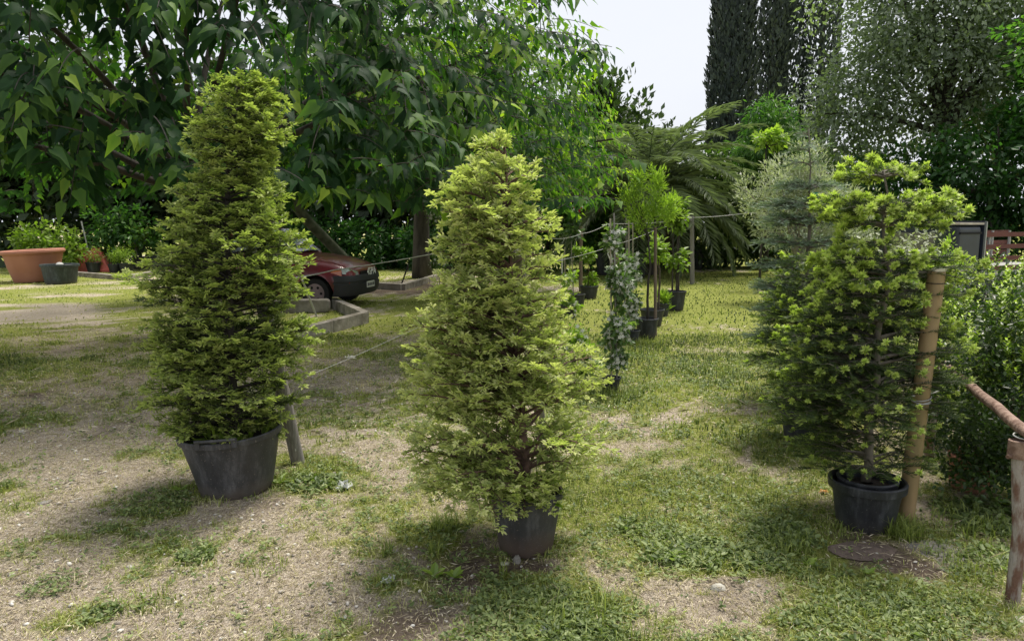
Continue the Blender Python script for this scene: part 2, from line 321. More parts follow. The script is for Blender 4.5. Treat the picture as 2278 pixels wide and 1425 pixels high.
def soft(attr, amt, lo, hi):
    q = n.nodes.new('ShaderNodeMath'); q.operation = 'MULTIPLY_ADD'; n.links.new(nA.outputs[0], q.inputs[0]); q.inputs[1].default_value = amt
    n.links.new(attr.outputs['Fac'], q.inputs[2]); r_ = n.nodes.new('ShaderNodeMapRange'); r_.inputs['From Min'].default_value = lo + amt / 2; r_.inputs['From Max'].default_value = hi + amt / 2
    n.links.new(q.outputs[0], r_.inputs[0]); return r_
f1 = soft(asl, 0.7, 0.15, 0.55); f2 = soft(ag, 0.8, 0.33, 0.62)
x1 = n.nodes.new('ShaderNodeMix'); x1.data_type = 'RGBA'; n.links.new(f1.outputs[0], x1.inputs[0]); n.links.new(straw.outputs[0], x1.inputs[6]); n.links.new(dirt.outputs[0], x1.inputs[7])
x2 = n.nodes.new('ShaderNodeMix'); x2.data_type = 'RGBA'; n.links.new(f2.outputs[0], x2.inputs[0]); n.links.new(x1.outputs[2], x2.inputs[6]); n.links.new(green.outputs[0], x2.inputs[7])
n.links.new(x2.outputs[2], p.inputs['Base Color'])
b = N(n, 'ShaderNodeBump', Strength=0.9, Distance=0.012); n.links.new(nC.outputs[0], b.inputs['Height']); b2 = N(n, 'ShaderNodeBump', Strength=0.8, Distance=0.03); n.links.new(nA.outputs[0], b2.inputs['Height'])
n.links.new(b.outputs[0], b2.inputs['Normal']); n.links.new(b2.outputs[0], p.inputs['Normal']); n.links.new(p.outputs[0], o.inputs[0])
me.materials.append(m); g_o = bpy.data.objects.new('ground', me); COL.objects.link(g_o); tag(g_o, kind='structure')

# ------------------------------------------------------------------ leaf templates (length +y, normal +z)
def T(V, F, A): return (np.array(V, float), np.array(F, int), np.array(A, float))
KITE = T([(0, 0, 0), (-.28, .45, .05), (0, 1, -.06), (.28, .45, .05)], [(0, 2, 1), (0, 3, 2)], [0, 0, 0, 0])
NARROW = T([(0, 0, 0), (-.11, .5, .04), (0, 1, -.05), (.11, .5, .04)], [(0, 2, 1), (0, 3, 2)], [0, 0, 0, 0])
OVAL = T([(0, 0, 0), (-.27, .3, .05), (-.22, .72, .03), (0, 1, -.03), (.22, .72, .03), (.27, .3, .05), (0, .5, -.02)], [(0, 6, 1), (1, 6, 2), (2, 6, 3), (3, 6, 4), (4, 6, 5), (5, 6, 0)], [-.05, 0, 0, .05, 0, 0, -.03])
HEART = T([(0, 0, 0), (0, .36, -.02), (0, .72, -.08), (.04, 1.26, -.34), (-.20, -.06, .08), (-.34, .22, .10), (-.17, .68, .0), (.20, -.06, .08), (.34, .22, .10), (.17, .68, .0)],
          [(0, 5, 4), (0, 1, 5), (1, 6, 5), (1, 2, 6), (2, 3, 6), (0, 7, 8), (0, 8, 1), (1, 8, 9), (1, 9, 2), (2, 9, 3)], [-.06, -.04, 0, .06, .05, .03, .03, .05, .03, .03])
HEART4 = T([(0, 0, 0), (0, .55, -.03), (.0, 1.1, -.2), (-.36, .18, .11), (.36, .18, .11)], [(0, 1, 3), (1, 2, 3), (0, 4, 1), (1, 4, 2)], [-.04, 0, .05, .04, .04])
def sprig_tpl(pairs=8, nl=.34, wd=.07, ang=58, lift=.18, tip=.34, droop=.10):
    V = []; Fc = []; A = []
    for i in range(pairs):
        y = 0.08 + 0.86 * i / (pairs - 1); z = -droop * y * y
        for sgn in (-1, 1):
            a = R(ang * (1 - .35 * y) + random.uniform(-9, 9)); L = nl * (1.1 - .45 * y) * random.uniform(.85, 1.15); k = len(V)
            dx, dy = sgn * math.sin(a), math.cos(a); zz = lift * random.uniform(.3, 1.6)
            V += [(-dy * wd / 2 * sgn, y - wd * .5, z), (dy * wd / 2 * sgn, y + wd * .5, z), (dx * L, y + dy * L, z + zz * L)]
            t = tip * (y ** 2) ; A += [t - .10, t - .10, t + .12]; Fc.append((k, k + 1, k + 2))
    k = len(V); V += [(-wd / 2, .9, -droop * .8), (wd / 2, .9, -droop * .8), (0, 1.22, -droop)]; A += [tip, tip, tip + .15]; Fc.append((k, k + 1, k + 2))
    return T(V, Fc, A)
SPRIGS = [sprig_tpl(7, .40, .16, 60, .25, .45), sprig_tpl(6, .46, .18, 50, .4, .5), sprig_tpl(7, .38, .15, 68, .15, .38)]
def tuft_tpl(nn=30, tint=.5):
    V = []; Fc = []; A = []
    for i in range(nn):
        y0 = random.uniform(.05, .35); d = Vector((random.gauss(0, 1), random.gauss(.25, .9), random.gauss(.1, 1))).normalized(); L = random.uniform(.46, .54)
        s = d.cross(Vector((random.random(), random.random(), random.random()))).normalized() * .12; k = len(V)
        b0 = Vector((0, y0, 0)) + d * .08; V += [tuple(b0 + s), tuple(b0 - s), tuple(Vector((0, y0, 0)) + d * L)]; A += [-.1, -.1, .1]; Fc.append((k, k + 1, k + 2))
    return T(V, Fc, A)
TUFTS = [tuft_tpl(46), tuft_tpl(40)]
STARS = [sprig_tpl(5, .60, .22, 62, .4, .45, .05), sprig_tpl(4, .70, .25, 75, .55, .42, .0), sprig_tpl(6, .5, .19, 55, .3, .40, .2)]
def fan_tpl(nf=6, L=.62, w=.2, fwd=0.0):
    V = []; Fc = []; A = []
    for i in range(nf):
        a = R(-105 + 210 * (i + .5) / nf + random.uniform(-12, 12)); l = L * random.uniform(.8, 1.2) * (1.15 if abs(a) < .6 else .9); z = random.uniform(-.05, .5) * l; y0 = .25 + fwd * random.random(); k = len(V)
        dx, dy = math.sin(a), math.cos(a); ww = w * random.uniform(.8, 1.2) / 2
        V += [(0, y0, 0), (dx * l * .55 - dy * ww, y0 + dy * l * .55 + dx * ww, z * .7), (dx * l, y0 + dy * l, z * .8 - .06), (dx * l * .55 + dy * ww, y0 + dy * l * .55 - dx * ww, z * .7)]
        A += [-.16, .02, .22, .02]; Fc += [(k, k + 2, k + 1), (k, k + 3, k + 2)]
    return T(V, Fc, A)
FANS = [fan_tpl(6), fan_tpl(5, .68, .24), fan_tpl(7, .55, .19, .3), fan_tpl(5, .6, .26, .2)]
FIRS = [sprig_tpl(8, .34, .13, 62, .25, .2), sprig_tpl(7, .38, .14, 55, .35, .2)]

# ------------------------------------------------------------------ conifers
class Profile:
    """crown outline: rows (pixel y, left, right) measured at depth Y become heights and radii in metres"""
    def __init__(s, rows, Y, k=1.0):
        rows = [(a, (b + c) / 2 - (c - b) / 2 * k, (b + c) / 2 + (c - b) / 2 * k) for a, b, c in rows]
        s.z = np.array([at(1139, r[0], Y).z for r in rows][::-1]); s.l = np.array([at(r[1], r[0], Y).x for r in rows][::-1]); s.r = np.array([at(r[2], r[0], Y).x for r in rows][::-1]); s.Y = Y
    def get(s, z): l = np.interp(z, s.z, s.l); r = np.interp(z, s.z, s.r); return (l + r) / 2, (r - l) / 2

def bezier(p0, p1, p2, n):
    t = np.linspace(0, 1, n)[:, None]; return (1 - t) ** 2 * p0 + 2 * t * (1 - t) * p1 + t * t * p2

def conifer(root, prof, nbr, trunk_xy, zbase, mt, barkm, sprig_len=.07, per=52, asc=.25, droop=.05, tints=(.25, .6), jag=.2, templates=SPRIGS, tuft=None, ztop=None, weights=None, ztiers=None, spread=.55, rtrunk=.022, density_in=.3, lean=0.0, wild=0, dead=0.0, avoid=None, elr=1.0, sparse=None):
    z0, z1 = prof.z[0], prof.z[-1]; tx, ty = trunk_xy; rl = Vector(root.location)
    zs = []
    while len(zs) < nbr:
        z = random.uniform(z0, z1); _, r = prof.get(z)
        if random.random() < (r / prof_max(prof)) ** 0.8 + .12: zs.append(z)
    if ztiers: zs = [random.choices(ztiers[0], ztiers[1])[0] + random.gauss(0, .014) for _ in range(nbr)]
    ph = random.random() * 6
    for i, z in enumerate(sorted(zs)):
        az = i * 2.39996 + random.uniform(-.35, .35)
        cx, r = prof.get(z)
        rr = r * (1 - jag + 1.5 * jag * float(vnoise(math.cos(az) * 1.8 + 7 + ph, math.sin(az) * 1.8 + z * 7 + 9))) * random.uniform(.86, 1.06)
        if i % 3 == 2: rr *= random.uniform(.5, .85)
        elif random.random() < .05: rr *= 1.16
        if sparse and random.random() < sparse(z): continue
        tip = np.array([cx + rr * math.cos(az), prof.Y + rr * math.sin(az) * .95, z])
        if avoid and avoid(tip): continue
        L = np.linalg.norm(tip[:2] - [tx, ty])
        zc = max(zbase + .04, z - asc * L); zc = min(zc, z1 - .03)
        fz = (zc - zbase) / max(.1, (z1 - zbase))
        st = np.array([tx + lean * fz + (cx - tx) * fz * .7, ty, zc])
        mid = (st + tip) / 2 + np.array([0, 0, asc * L * .22 + droop])
        pts = bezier(st, mid, tip, 9); acc = Acc(); A = lambda q: q - np.array(rl)
        rad = np.linspace(.006 + .008 * L, .0016, 9)
        acc.tube(A(pts), rad, 4, mat=1, cap=False)
        isdead = random.random() < dead
        # side twigs
        P = []; D = []; TI = []; tipmark = []
        along = norm(np.gradient(pts, axis=0))
        ntw = max(4, int(3 + L * 16 * spread / .55))
        for k in range(ntw):
            t = density_in + (1 - density_in) * (k + random.random()) / ntw; q = t * 8; j = min(7, int(q)); p_ = pts[j] + (pts[j + 1] - pts[j]) * (q - j); d = along[j]
            side = norm(np.cross(d, [0, 0, 1])) * (1 if k % 2 else -1); el = random.uniform(-.5, .75) * elr
            td = norm(d * random.uniform(.5, 1.0) + side * random.uniform(.6, 1.1) + np.array([0, 0, el]))
            tl = (0.05 + (1 - t) * L * spread) * random.uniform(.6, 1.1) + .02
            tl = min(tl, .30); e = p_ + td * tl - np.array([0, 0, droop * tl * 3])
            acc.tube(A(np.array([p_, (p_ + e) / 2 + [0, 0, .01], e])), [.0024, .0018, .001], 3, mat=1, cap=False)
            ns = max(1, int(round(tl / (sprig_len * .55) * per / 52)))
            for s_ in range(ns):
                u = (s_ + random.random()) / ns; b0 = p_ + (e - p_) * u
                dd = norm(td + norm(np.cross(td, [0, 0, 1])) * random.uniform(-.9, .9) + np.array([0, 0, random.uniform(-.25, .3)]) + d * .3)
                P.append(b0); D.append(dd); TI.append(u * .5 + t * .5); tipmark.append(False)
            P.append(e - td * sprig_len * .3); D.append(td + np.array([0, 0, random.uniform(-.1, .3)])); TI.append(1.0); tipmark.append(True)
        for k in range(3):
            P.append(pts[8] - along[8] * sprig_len * (.4 + .3 * k)); D.append(along[8] + RNG.normal(0, .4, 3) + [0, 0, -.1]); TI.append(1.0); tipmark.append(True)
        P = np.array(P); D = norm(np.array(D)); TI = np.array(TI); tm = np.array(tipmark); n_ = len(P)
        up = np.tile([0, 0, 1.0], (n_, 1)) + RNG.normal(0, .35, (n_, 3)); Fm = frames(D, up)
        base = tints[0] + (tints[1] - tints[0]) * TI ** 1.5 + RNG.normal(0, .07, n_) + random.gauss(0, .05)
        if isdead: base = base * .3
        w_ = RNG.integers(0, len(templates), n_)
        for q in range(len(templates)):
            s_ = w_ == q; acc.inst(templates[q], A(P[s_]), Fm[s_], sprig_len * RNG.uniform(.75, 1.25, s_.sum()), base[s_])
        if tuft:
            prob, size = tuft(z, cx + rr * math.cos(az)); pick = tm & (RNG.random(n_) < prob)
            pp = P[pick] + D[pick] * sprig_len * .8; dd = norm(D[pick] + [0, 0, .25])
            acc.inst(TUFTS[i % 2], A(pp), frames(dd, up[pick]), size * RNG.uniform(.7, 1.2, pick.sum()), RNG.uniform(.78, 1.0, pick.sum()))
        acc.obj('branch', [mt, barkm], root)
    # trunk
    acc = Acc(); nseg = 14; tp = []
    for k in range(nseg):
        f = k / (nseg - 1); z = zbase + (z1 - .02 - zbase) * f; cx, _ = prof.get(max(z, z0)); tp.append((tx + lean * f + (cx - tx) * f * .7 + .008 * math.sin(k * 1.7) - rl.x, ty + .006 * math.cos(k * 2.1) - rl.y, z - rl.z))
    acc.tube(tp, np.linspace(rtrunk, .004, nseg) * (1 + .08 * RNG.normal(size=nseg)), 9); acc.obj('trunk', barkm, root, smooth=True)
def prof_max(p): return float(np.max((p.r - p.l) / 2))

def pot(root, r_top, r_bot, h, m, name='pot', rim=.018, lip=.035, wob=.006, c=(0, 0, 0), soil_z=None, handle=False, soil=True, seg=44):
    a = Acc(); t = .006
    prof = [(0, .004), (r_bot * .96, .004), (r_bot, .016)] + [(r_bot + (r_top - r_bot) * f, .016 + (h - lip - .016) * f) for f in np.linspace(.12, 1, 7)]
    prof += [(r_top + rim, h - lip + .003), (r_top + rim + .002, h - .006), (r_top + rim - .003, h), (r_top + rim - .012, h), (r_top - t + .003, h - .012), (r_top - t - .004, h - lip), (r_bot - t, .02)]
    a.lathe(prof, seg, c=c, wob=wob); o = a.obj(name, m, root, smooth=True, sharp=35)
    if soil:
        a = Acc(); sz = soil_z or h - .06; rs = r_bot + (r_top - r_bot) * (sz / h) - t
        a.lathe([(0, sz + .015), (rs * .4, sz + .012), (rs * .75, sz + .004), (rs * 1.0, sz - .004)], 24, c=c, wob=.01); a.obj('soil', M['soil'], root, smooth=True)
    return o

def weeds_in_pot(root, r, z, n_=40, col='box', L=.10):
    a = Acc(); an = RNG.random(n_) * 6.28; rr = r * np.sqrt(RNG.random(n_)); P = np.stack([rr * np.cos(an), rr * np.sin(an), np.full(n_, z)], 1)
    D = norm(np.stack([np.cos(an) * .7, np.sin(an) * .7, RNG.uniform(.2, 1.2, n_)], 1) + RNG.normal(0, .3, (n_, 3)))
    a.inst(NARROW, P, frames(D, np.tile([0, 0, 1.], (n_, 1)) + RNG.normal(0, .3, (n_, 3))), L * RNG.uniform(.5, 1.4, n_), RNG.uniform(.3, .8, n_)); a.obj('weed', M[col], root, kind='stuff')

def post(name, p0, p1, r0, r1, m, label, cat, group=None, sides=10, extra=None, rough=.03):
    p0 = Vector(p0); p1 = Vector(p1); a = Acc(); n_ = 9
    pts = [tuple((p1 - p0) * (k / (n_ - 1)) + Vector((random.gauss(0, rough * r0), random.gauss(0, rough * r0), 0))) for k in range(n_)]
    a.tube(pts, np.linspace(r0, r1, n_) * (1 + rough * RNG.normal(size=n_)), sides)
    if extra is None:
        o = a.obj(name, m, smooth=True, sharp=40, label=label, cat=cat, group=group); o.location = p0; return o
    e = empty(name, p0, 0, label, cat, group); a.obj('pole', m, e, smooth=True, sharp=40); extra(e); return e

# --- left golden conifer
YA = 4.15
baseA = at(516, 1108, YA); baseA = Vector((gnd(516, 1098).x, YA, 0.0))
rootA = empty('potted_conifer', baseA, 0, 'tallest yellow-green conifer in a wide dark grey tub, in front of the red car', 'potted tree')
pr = Profile([(172, 546, 562), (190, 492, 600), (225, 450, 622), (290, 430, 626), (345, 436, 612), (395, 452, 592), (440, 385, 622), (500, 362, 655), (560, 350, 676), (620, 332, 676), (690, 312, 690), (760, 306, 690), (830, 318, 678), (890, 336, 668), (935, 360, 655), (965, 405, 620)], YA, 1.04)
conifer(rootA, pr, 260, (baseA.x + .01, YA), .36, M['yew'], M['bark_dark'], .050, 62, .12, .02, (.26, .88), .40, FANS, density_in=.28, rtrunk=.028, dead=.02)
po = pot(rootA, .268, .20, .365, M['pot_grey'], rim=.014, wob=.012)
for ch in rootA.children:
    if ch.name.startswith(('pot', 'soil')): ch.rotation_euler = (R(1.5), R(-3.5), .2)
a = Acc()
for sx in (-1, 1):
    a.box((sx * .10 + .02, -.285, .355), (.028, .016, .05))
a.tube([(-.09, -.292, .372), (.02, -.305, .376), (.13, -.29, .374)], .009, 6)
hd = a.obj('handle', M['pot_grey'], rootA, smooth=True, sharp=40); hd.rotation_euler = (0, R(-3.5), .02)
weeds_in_pot(rootA, .2, .31, 60, 'box', .12)
# --- middle golden conifer
YB = 3.36
baseB = Vector((gnd(1170, 1215).x, YB, 0.0))
rootB = empty('potted_conifer', baseB, 0, 'yellow-green conifer with loose feathery branches in a round grey pot, centre foreground', 'potted tree')
pr = Profile([(302, 1092, 1112), (345, 1062, 1135), (385, 1030, 1165), (430, 995, 1190), (480, 985, 1205), (540, 985, 1200), (600, 975, 1205), (660, 950, 1215), (720, 915, 1240), (780, 895, 1275), (840, 900, 1310), (900, 900, 1350), (960, 905, 1350), (1020, 915, 1330), (1070, 930, 1300), (1110, 970, 1255)], YB, 1.16)
conifer(rootB, pr, 235, (baseB.x, YB), .27, M['yew2'], M['bark_red'], .046, 58, .34, .03, (.38, 1.0), .50, FANS, density_in=.22, rtrunk=.021, sparse=lambda z: .42 if z < .72 else .0)
po = pot(rootB, .166, .128, .295, M['pot_mud'], rim=.008, wob=.006)
weeds_in_pot(rootB, .13, .25, 50, 'lime', .13)
# --- front fir
YC = 3.62
baseC = Vector((gnd(1925, 1170).x, YC, 0.0))
rootC = empty('potted_fir', baseC, 0, 'tiered fir with bright lime shoot tips in a ribbed black pot, beside the tan post', 'potted tree')
rows = [(372, 1915, 1975), (392, 1885, 2018), (425, 1870, 2060), (472, 1825, 2092), (510, 1838, 2050), (560, 1855, 2090), (590, 1845, 2140), (640, 1815, 2150), (700, 1775, 2150), (750, 1760, 2150), (820, 1740, 2170), (880, 1735, 2170), (940, 1745, 2120), (990, 1765, 2100), (1040, 1800, 2050)]
YK = 3.70; pr = Profile(rows, YK)
tz = [at(1139, y, YK).z for y in (392, 462, 500, 538, 575, 612, 660, 705, 750, 800, 850, 905, 960, 1000, 1032)]
zl = at(1139, 800, YK).z; zm = at(1139, 650, YK).z
def tuftC(z, x):
    if z > zm: return (1.0, .058)
    if z > zl: return (.62, .05)
    return (.24, .038)
conifer(rootC, pr, 205, (baseC.x, YC + .02), .20, M['fir'], M['fir_twig'], .072, 70, .04, .015, (.05, .36), .22, templates=FIRS, elr=.4, avoid=lambda t: t[1] < 3.70 and t[2] < 1.40 and t[0] / t[1] > (1.925 + .117 * t[2]) / 3.63 - .022, tuft=tuftC, ztiers=(tz, [4, 11, 4, 1, 7, 7, 9, 11, 12, 13, 14, 14, 12, 8, 6]), spread=.62, rtrunk=.024, density_in=.12, dead=.1)
a = Acc(); tl_ = at(1950, 372, YK) - Vector(rootC.location); P_ = np.array([[tl_.x, tl_.y, tl_.z - .05 + .02 * k] for k in range(4)]); a.inst(TUFTS[0], P_, frames(np.tile([0, 0, 1.], (4, 1)) + RNG.normal(0, .3, (4, 3)), RNG.normal(0, 1, (4, 3))), .055, .9); a.obj('leader_shoot', M['fir'], rootC)
pot(rootC, .165, .135, .25, M['pot_black'], rim=.02, lip=.045, wob=.004)
pot(rootC, .142, .125, .262, M['pot_black'], name='inner_pot', rim=.003, lip=.02, wob=.01, soil_z=.215)
# --- dark fir behind and blue spruce
YD = 5.1
rootD = empty('potted_fir', (at(1795, 900, YD).x, YD, 0), 0, 'broad dark green fir half hidden behind the lime-tipped fir, on its left', 'potted tree')
pr = Profile([(560, 1760, 1850), (600, 1730, 1880), (660, 1700, 1910), (730, 1690, 1930), (800, 1695, 1930), (860, 1730, 1930), (900, 1760, 1920)], YD)
tzz = [at(1139, y, YD).z for y in (580, 620, 665, 710, 755, 800, 850)]
conifer(rootD, pr, 120, (rootD.location.x, YD), .2, M['fir'], M['fir_twig'], .085, 46, .05, .03, (.05, .30), .25, templates=FIRS, elr=.4, tuft=lambda z, x: (.16, .05), ztiers=(tzz, [4, 6, 9, 10, 10, 9, 6]), rtrunk=.026, density_in=.12)
pot(rootD, .17, .14, .24, M['pot_black'])
YE = 6.3
rootE = empty('blue_spruce', (at(1790, 800, YE).x, YE, 0), 0, 'blue-grey spruce with a tall bare leader, standing behind the two firs', 'potted tree')
pr = Profile([(280, 1786, 1796), (330, 1765, 1815), (375, 1745, 1850), (440, 1715, 1870), (500, 1685, 1900), (560, 1680, 1900), (640, 1670, 1900), (740, 1668, 1900), (800, 1690, 1900)], YE)
tze = [at(1139, y, YE).z for y in (300, 330, 365, 415, 455, 490, 540, 590, 640, 690, 750)]
conifer(rootE, pr, 115, (rootE.location.x, YE), .2, M['spruce'], M['fir_twig'], .10, 42, .06, .03, (.2, .75), .25, templates=FIRS, elr=.4, ztiers=(tze, [2, 3, 4, 6, 9, 10, 10, 10, 10, 9, 8]), rtrunk=.024, density_in=.1)
pot(rootE, .19, .15, .26, M['pot_black'])
a = Acc(); zt = at(1790, 432, YE)
a.box((0, 0, zt.z), (.06, .05, .03), .3); a.box((.05, -.02, zt.z - .03), (.05, .012, .05), .5); a.obj('green_tie', solid('green_tape', (0.01, .25, .15), .5), rootE)

# ------------------------------------------------------------------ broadleaf crowns
def cloud(acc, blobs, nclump, per, cr_, size, tpl, tint=(.2, .8), droop=.3, shell=.35, zmin=None, mat=0, flat=1.0, tipbias=.3):
    vol = np.array([b[1][0] * b[1][1] * b[1][2] for b in blobs]) ** .75; vol = vol / vol.sum()
    pick = RNG.choice(len(blobs), nclump, p=vol)
    C = np.array([tuple(b[0]) for b in blobs])[pick]; Rr = np.array([b[1] for b in blobs])[pick]
    d = rdirs(nclump); u = (shell + (1 - shell) * RNG.random(nclump)) ; u = u * (0.85 + .35 * fbm(d[:, 0] * 3 + 9, d[:, 2] * 3 + d[:, 1] * 2 + 20, 3))
    cc = C + d * Rr * u[:, None]
    k = np.repeat(np.arange(nclump), per); nn = len(k)
    off = rdirs(nn) * (RNG.random(nn) ** .5)[:, None] * cr_ * RNG.uniform(.5, 1.4, nclump)[k][:, None]; off[:, 2] *= flat
    P = cc[k] + off
    if zmin is not None:
        ok = P[:, 2] > zmin; P = P[ok]; off = off[ok]; k = k[ok]; nn = len(k)
    D = norm(norm(off) * .8 + rdirs(nn) * .7 + d[k] * .4 - np.array([0, 0, droop])); up = norm(np.tile([0, 0, 1.], (nn, 1)) + rdirs(nn) * .7 + d[k] * .5)
    ti = tint[0] + (tint[1] - tint[0]) * (RNG.random(nclump)[k] * .6 + RNG.random(nn) * .4)
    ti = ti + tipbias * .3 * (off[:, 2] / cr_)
    acc.inst(tpl, P, frames(D, up), size * RNG.uniform(.7, 1.25, nn), np.clip(ti, 0, 1), mat)
    return cc
def limbs(root, p0, targets, r0, m, name='limb', sides=6, bend=.15):
    for t in targets:
        p0v = np.array(tuple(p0)); tv = np.array(tuple(t)); mid = (p0v + tv) / 2 + RNG.normal(0, bend, 3) + [0, 0, .12 * np.linalg.norm(tv - p0v)]
        pts = bezier(p0v, mid, tv, 9) - np.array(tuple(root.location)); a = Acc(); a.tube(pts, np.linspace(r0, r0 * .22, 9), sides, cap=False); a.obj(name, m, root, smooth=True)
def tree(name, base, blobs, nclump, per, cr_, size, tpl, m, label, cat='tree', trunk_r=.12, bark='bark_dark', nl=6, fork=.45, group=None, **kw):
    root = empty(name, base, 0, label, cat, group); a = Acc(); loc = np.array(tuple(base))
    bb = [((b[0][0] - loc[0], b[0][1] - loc[1], b[0][2] - loc[2]), b[1]) for b in blobs]
    cc = cloud(a, bb, nclump, per, cr_, size, tpl, **kw); a.obj('crown', m, root, kind='stuff')
    if trunk_r:
        zt = max(b[0][2] for b in blobs) * fork + .2; top = Vector(base) + Vector((0, 0, zt))
        ctr = np.mean([tuple(b[0]) for b in blobs], axis=0); top = Vector((base[0] * .6 + ctr[0] * .4, base[1] * .6 + ctr[1] * .4, zt))
        a = Acc(); pts = bezier(np.zeros(3), np.array([0, 0, zt * .5]), np.array(tuple(top - Vector(base))), 8); a.tube(pts, np.linspace(trunk_r * 1.25, trunk_r * .7, 8), 9); a.obj('trunk', M[bark], root, smooth=True)
        sel = cc[RNG.choice(len(cc), min(nl, len(cc)), replace=False)] + loc
        limbs(root, top, sel, trunk_r * .55, M[bark])
    return root

# --- mulberry near: shoots with hanging heart leaves, nearest 300 leaves are parts
def shoots(center, radii, nsh, leaf, lmin, zlow, up_only=-.35, per=(9, 15), shell=.72, front=0.6):
    c = np.array(center); rd = np.array(radii); P = []; D = []; TI = []; lines = []
    cnt = 0
    while cnt < nsh:
        d = rdirs(1)[0]
        if d[2] < up_only: continue
        if d[1] > .25 and random.random() < front: continue
        u = (shell + (1.02 - shell) * random.random()) * (.86 + .3 * float(fbm(d[0] * 2.6 + 5, d[2] * 2.6 + d[1] * 2 + 11, 2)))
        p = c + d * rd * u
        low = zlow + .5 * float(vnoise(p[0] * .9 + 30, p[1] * .9)) 
        if p[2] < low: p[2] = low + random.random() * .8
        od = norm(np.array([d[0], d[1], 0.05]) + RNG.normal(0, .45, 3)); cnt += 1
        n_ = random.randint(*per); L = random.uniform(.45, .8); st = p - od * L * .6
        pts = []; lit = random.random() ** 3 * 1.1 + .32 * min(1, max(0, (p[0] + 2.6) / 2.5))  # sunlight put into the leaf tint: random shoots, more towards the right
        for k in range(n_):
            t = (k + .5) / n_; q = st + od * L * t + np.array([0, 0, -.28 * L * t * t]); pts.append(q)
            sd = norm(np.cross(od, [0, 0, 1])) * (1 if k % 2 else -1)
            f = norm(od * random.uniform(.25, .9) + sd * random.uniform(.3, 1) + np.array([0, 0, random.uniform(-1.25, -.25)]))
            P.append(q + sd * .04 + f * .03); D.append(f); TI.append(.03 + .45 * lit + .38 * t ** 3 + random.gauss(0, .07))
        lines.append(np.array(pts))
    P = np.array(P); D = np.array(D); TI = np.clip(TI, 0, 1); n_ = len(P)
    out_ = norm(P - c); upv = norm(np.tile([0, 0, .9], (n_, 1)) + out_ * .8 + RNG.normal(0, .3, (n_, 3)))
    return P, frames(D, upv), leaf * RNG.uniform(.65, 1.2, n_), TI, lines
def in_frame(P, m_=1.03):
    c, s = math.cos(PITCH), math.sin(PITCH); y = P[:, 1] * c - (P[:, 2] - CAM_H) * s; z = P[:, 1] * s + (P[:, 2] - CAM_H) * c
    return (y > .3) & (np.abs(P[:, 0] / y) < m_ * 1139 / F) & (np.abs(z / y) < m_ * 712 / F), y

cM1 = (-4.6, 10.2, 2.6)
rootM = empty('mulberry_tree', (-4.3, 10.2, 0), 0, 'large mulberry tree with big drooping heart-shaped leaves, filling the upper left', 'tree')
P, Fm, S, TI, lines = shoots(cM1, (5.6, 5.4, 4.3), 2250, .128, 0, 1.65, up_only=-.25, front=.55)
P2, Fm2, S2, TI2, lines2 = shoots((-3.9, 9.0, 2.2), (3.6, 3.4, 3.0), 360, .155, 0, 1.75, front=.8)
P = np.vstack([P, P2]); Fm = np.concatenate([Fm, Fm2]); S = np.concatenate([S, S2]); TI = np.concatenate([TI, TI2]); lines += lines2
vis, dep = in_frame(P); sc_ = np.where(vis, S / dep, 0)
order = np.argsort(-sc_); big = order[:300]; rest = order[300:]
loc = np.array(tuple(rootM.location))
lm = []
for k in range(8):
    a = Acc(); V_, F_, A_ = HEART; V_ = V_.copy(); V_[:, 2] += RNG.normal(0, .03, len(V_)); V_[:, 0] += .06 * (k % 3 - 1) * V_[:, 1] ** 2
    a.inst((V_, F_, A_), np.zeros((1, 3)), np.eye(3)[None], 1.0, .02 + .08 * k); lm.append(a.mesh('leaf', M['mulberry'], smooth=True))
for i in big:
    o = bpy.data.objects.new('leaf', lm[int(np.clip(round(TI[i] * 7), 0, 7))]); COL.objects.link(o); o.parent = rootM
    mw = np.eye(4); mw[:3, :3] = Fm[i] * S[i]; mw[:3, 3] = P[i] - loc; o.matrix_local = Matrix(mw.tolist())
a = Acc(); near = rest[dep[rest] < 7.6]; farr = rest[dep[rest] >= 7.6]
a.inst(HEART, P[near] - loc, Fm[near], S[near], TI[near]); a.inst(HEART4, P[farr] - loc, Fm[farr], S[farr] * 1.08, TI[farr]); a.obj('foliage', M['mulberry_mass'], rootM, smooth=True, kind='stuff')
a = Acc()
for L_ in lines: a.tube(L_ - loc, np.linspace(.006, .003, len(L_)), 3, cap=False)
a.obj('twigs', M['bark_dark'], rootM, kind='stuff')
a = Acc(); a.tube([(0, 0, 0), (.05, 0, .7), (.0, .1, 1.4), (-.1, .1, 2.0)], [.26, .21, .2, .22], 12); a.obj('trunk', M['bark_dark'], rootM, smooth=True)
tg = [(-1.9, 6.6, 2.6), (-1.0, 8.0, 3.1), (-.6, 9.6, 3.4), (.6, 11, 4.2), (-3.4, 5.9, 2.5), (-5.2, 6.0, 3), (-7.2, 7.2, 2.8), (-8.5, 9.5, 3.5), (-5, 8, 5.5), (-2.6, 8.5, 5), (-4, 12, 5.8), (-1.2, 12.5, 4.8), (-4.4, 6.4, 3.6), (-2.9, 7, 3.9)]
limbs(rootM, (-4.4, 10.3, 1.9), tg, .06, M['bark_dark'], bend=.25)

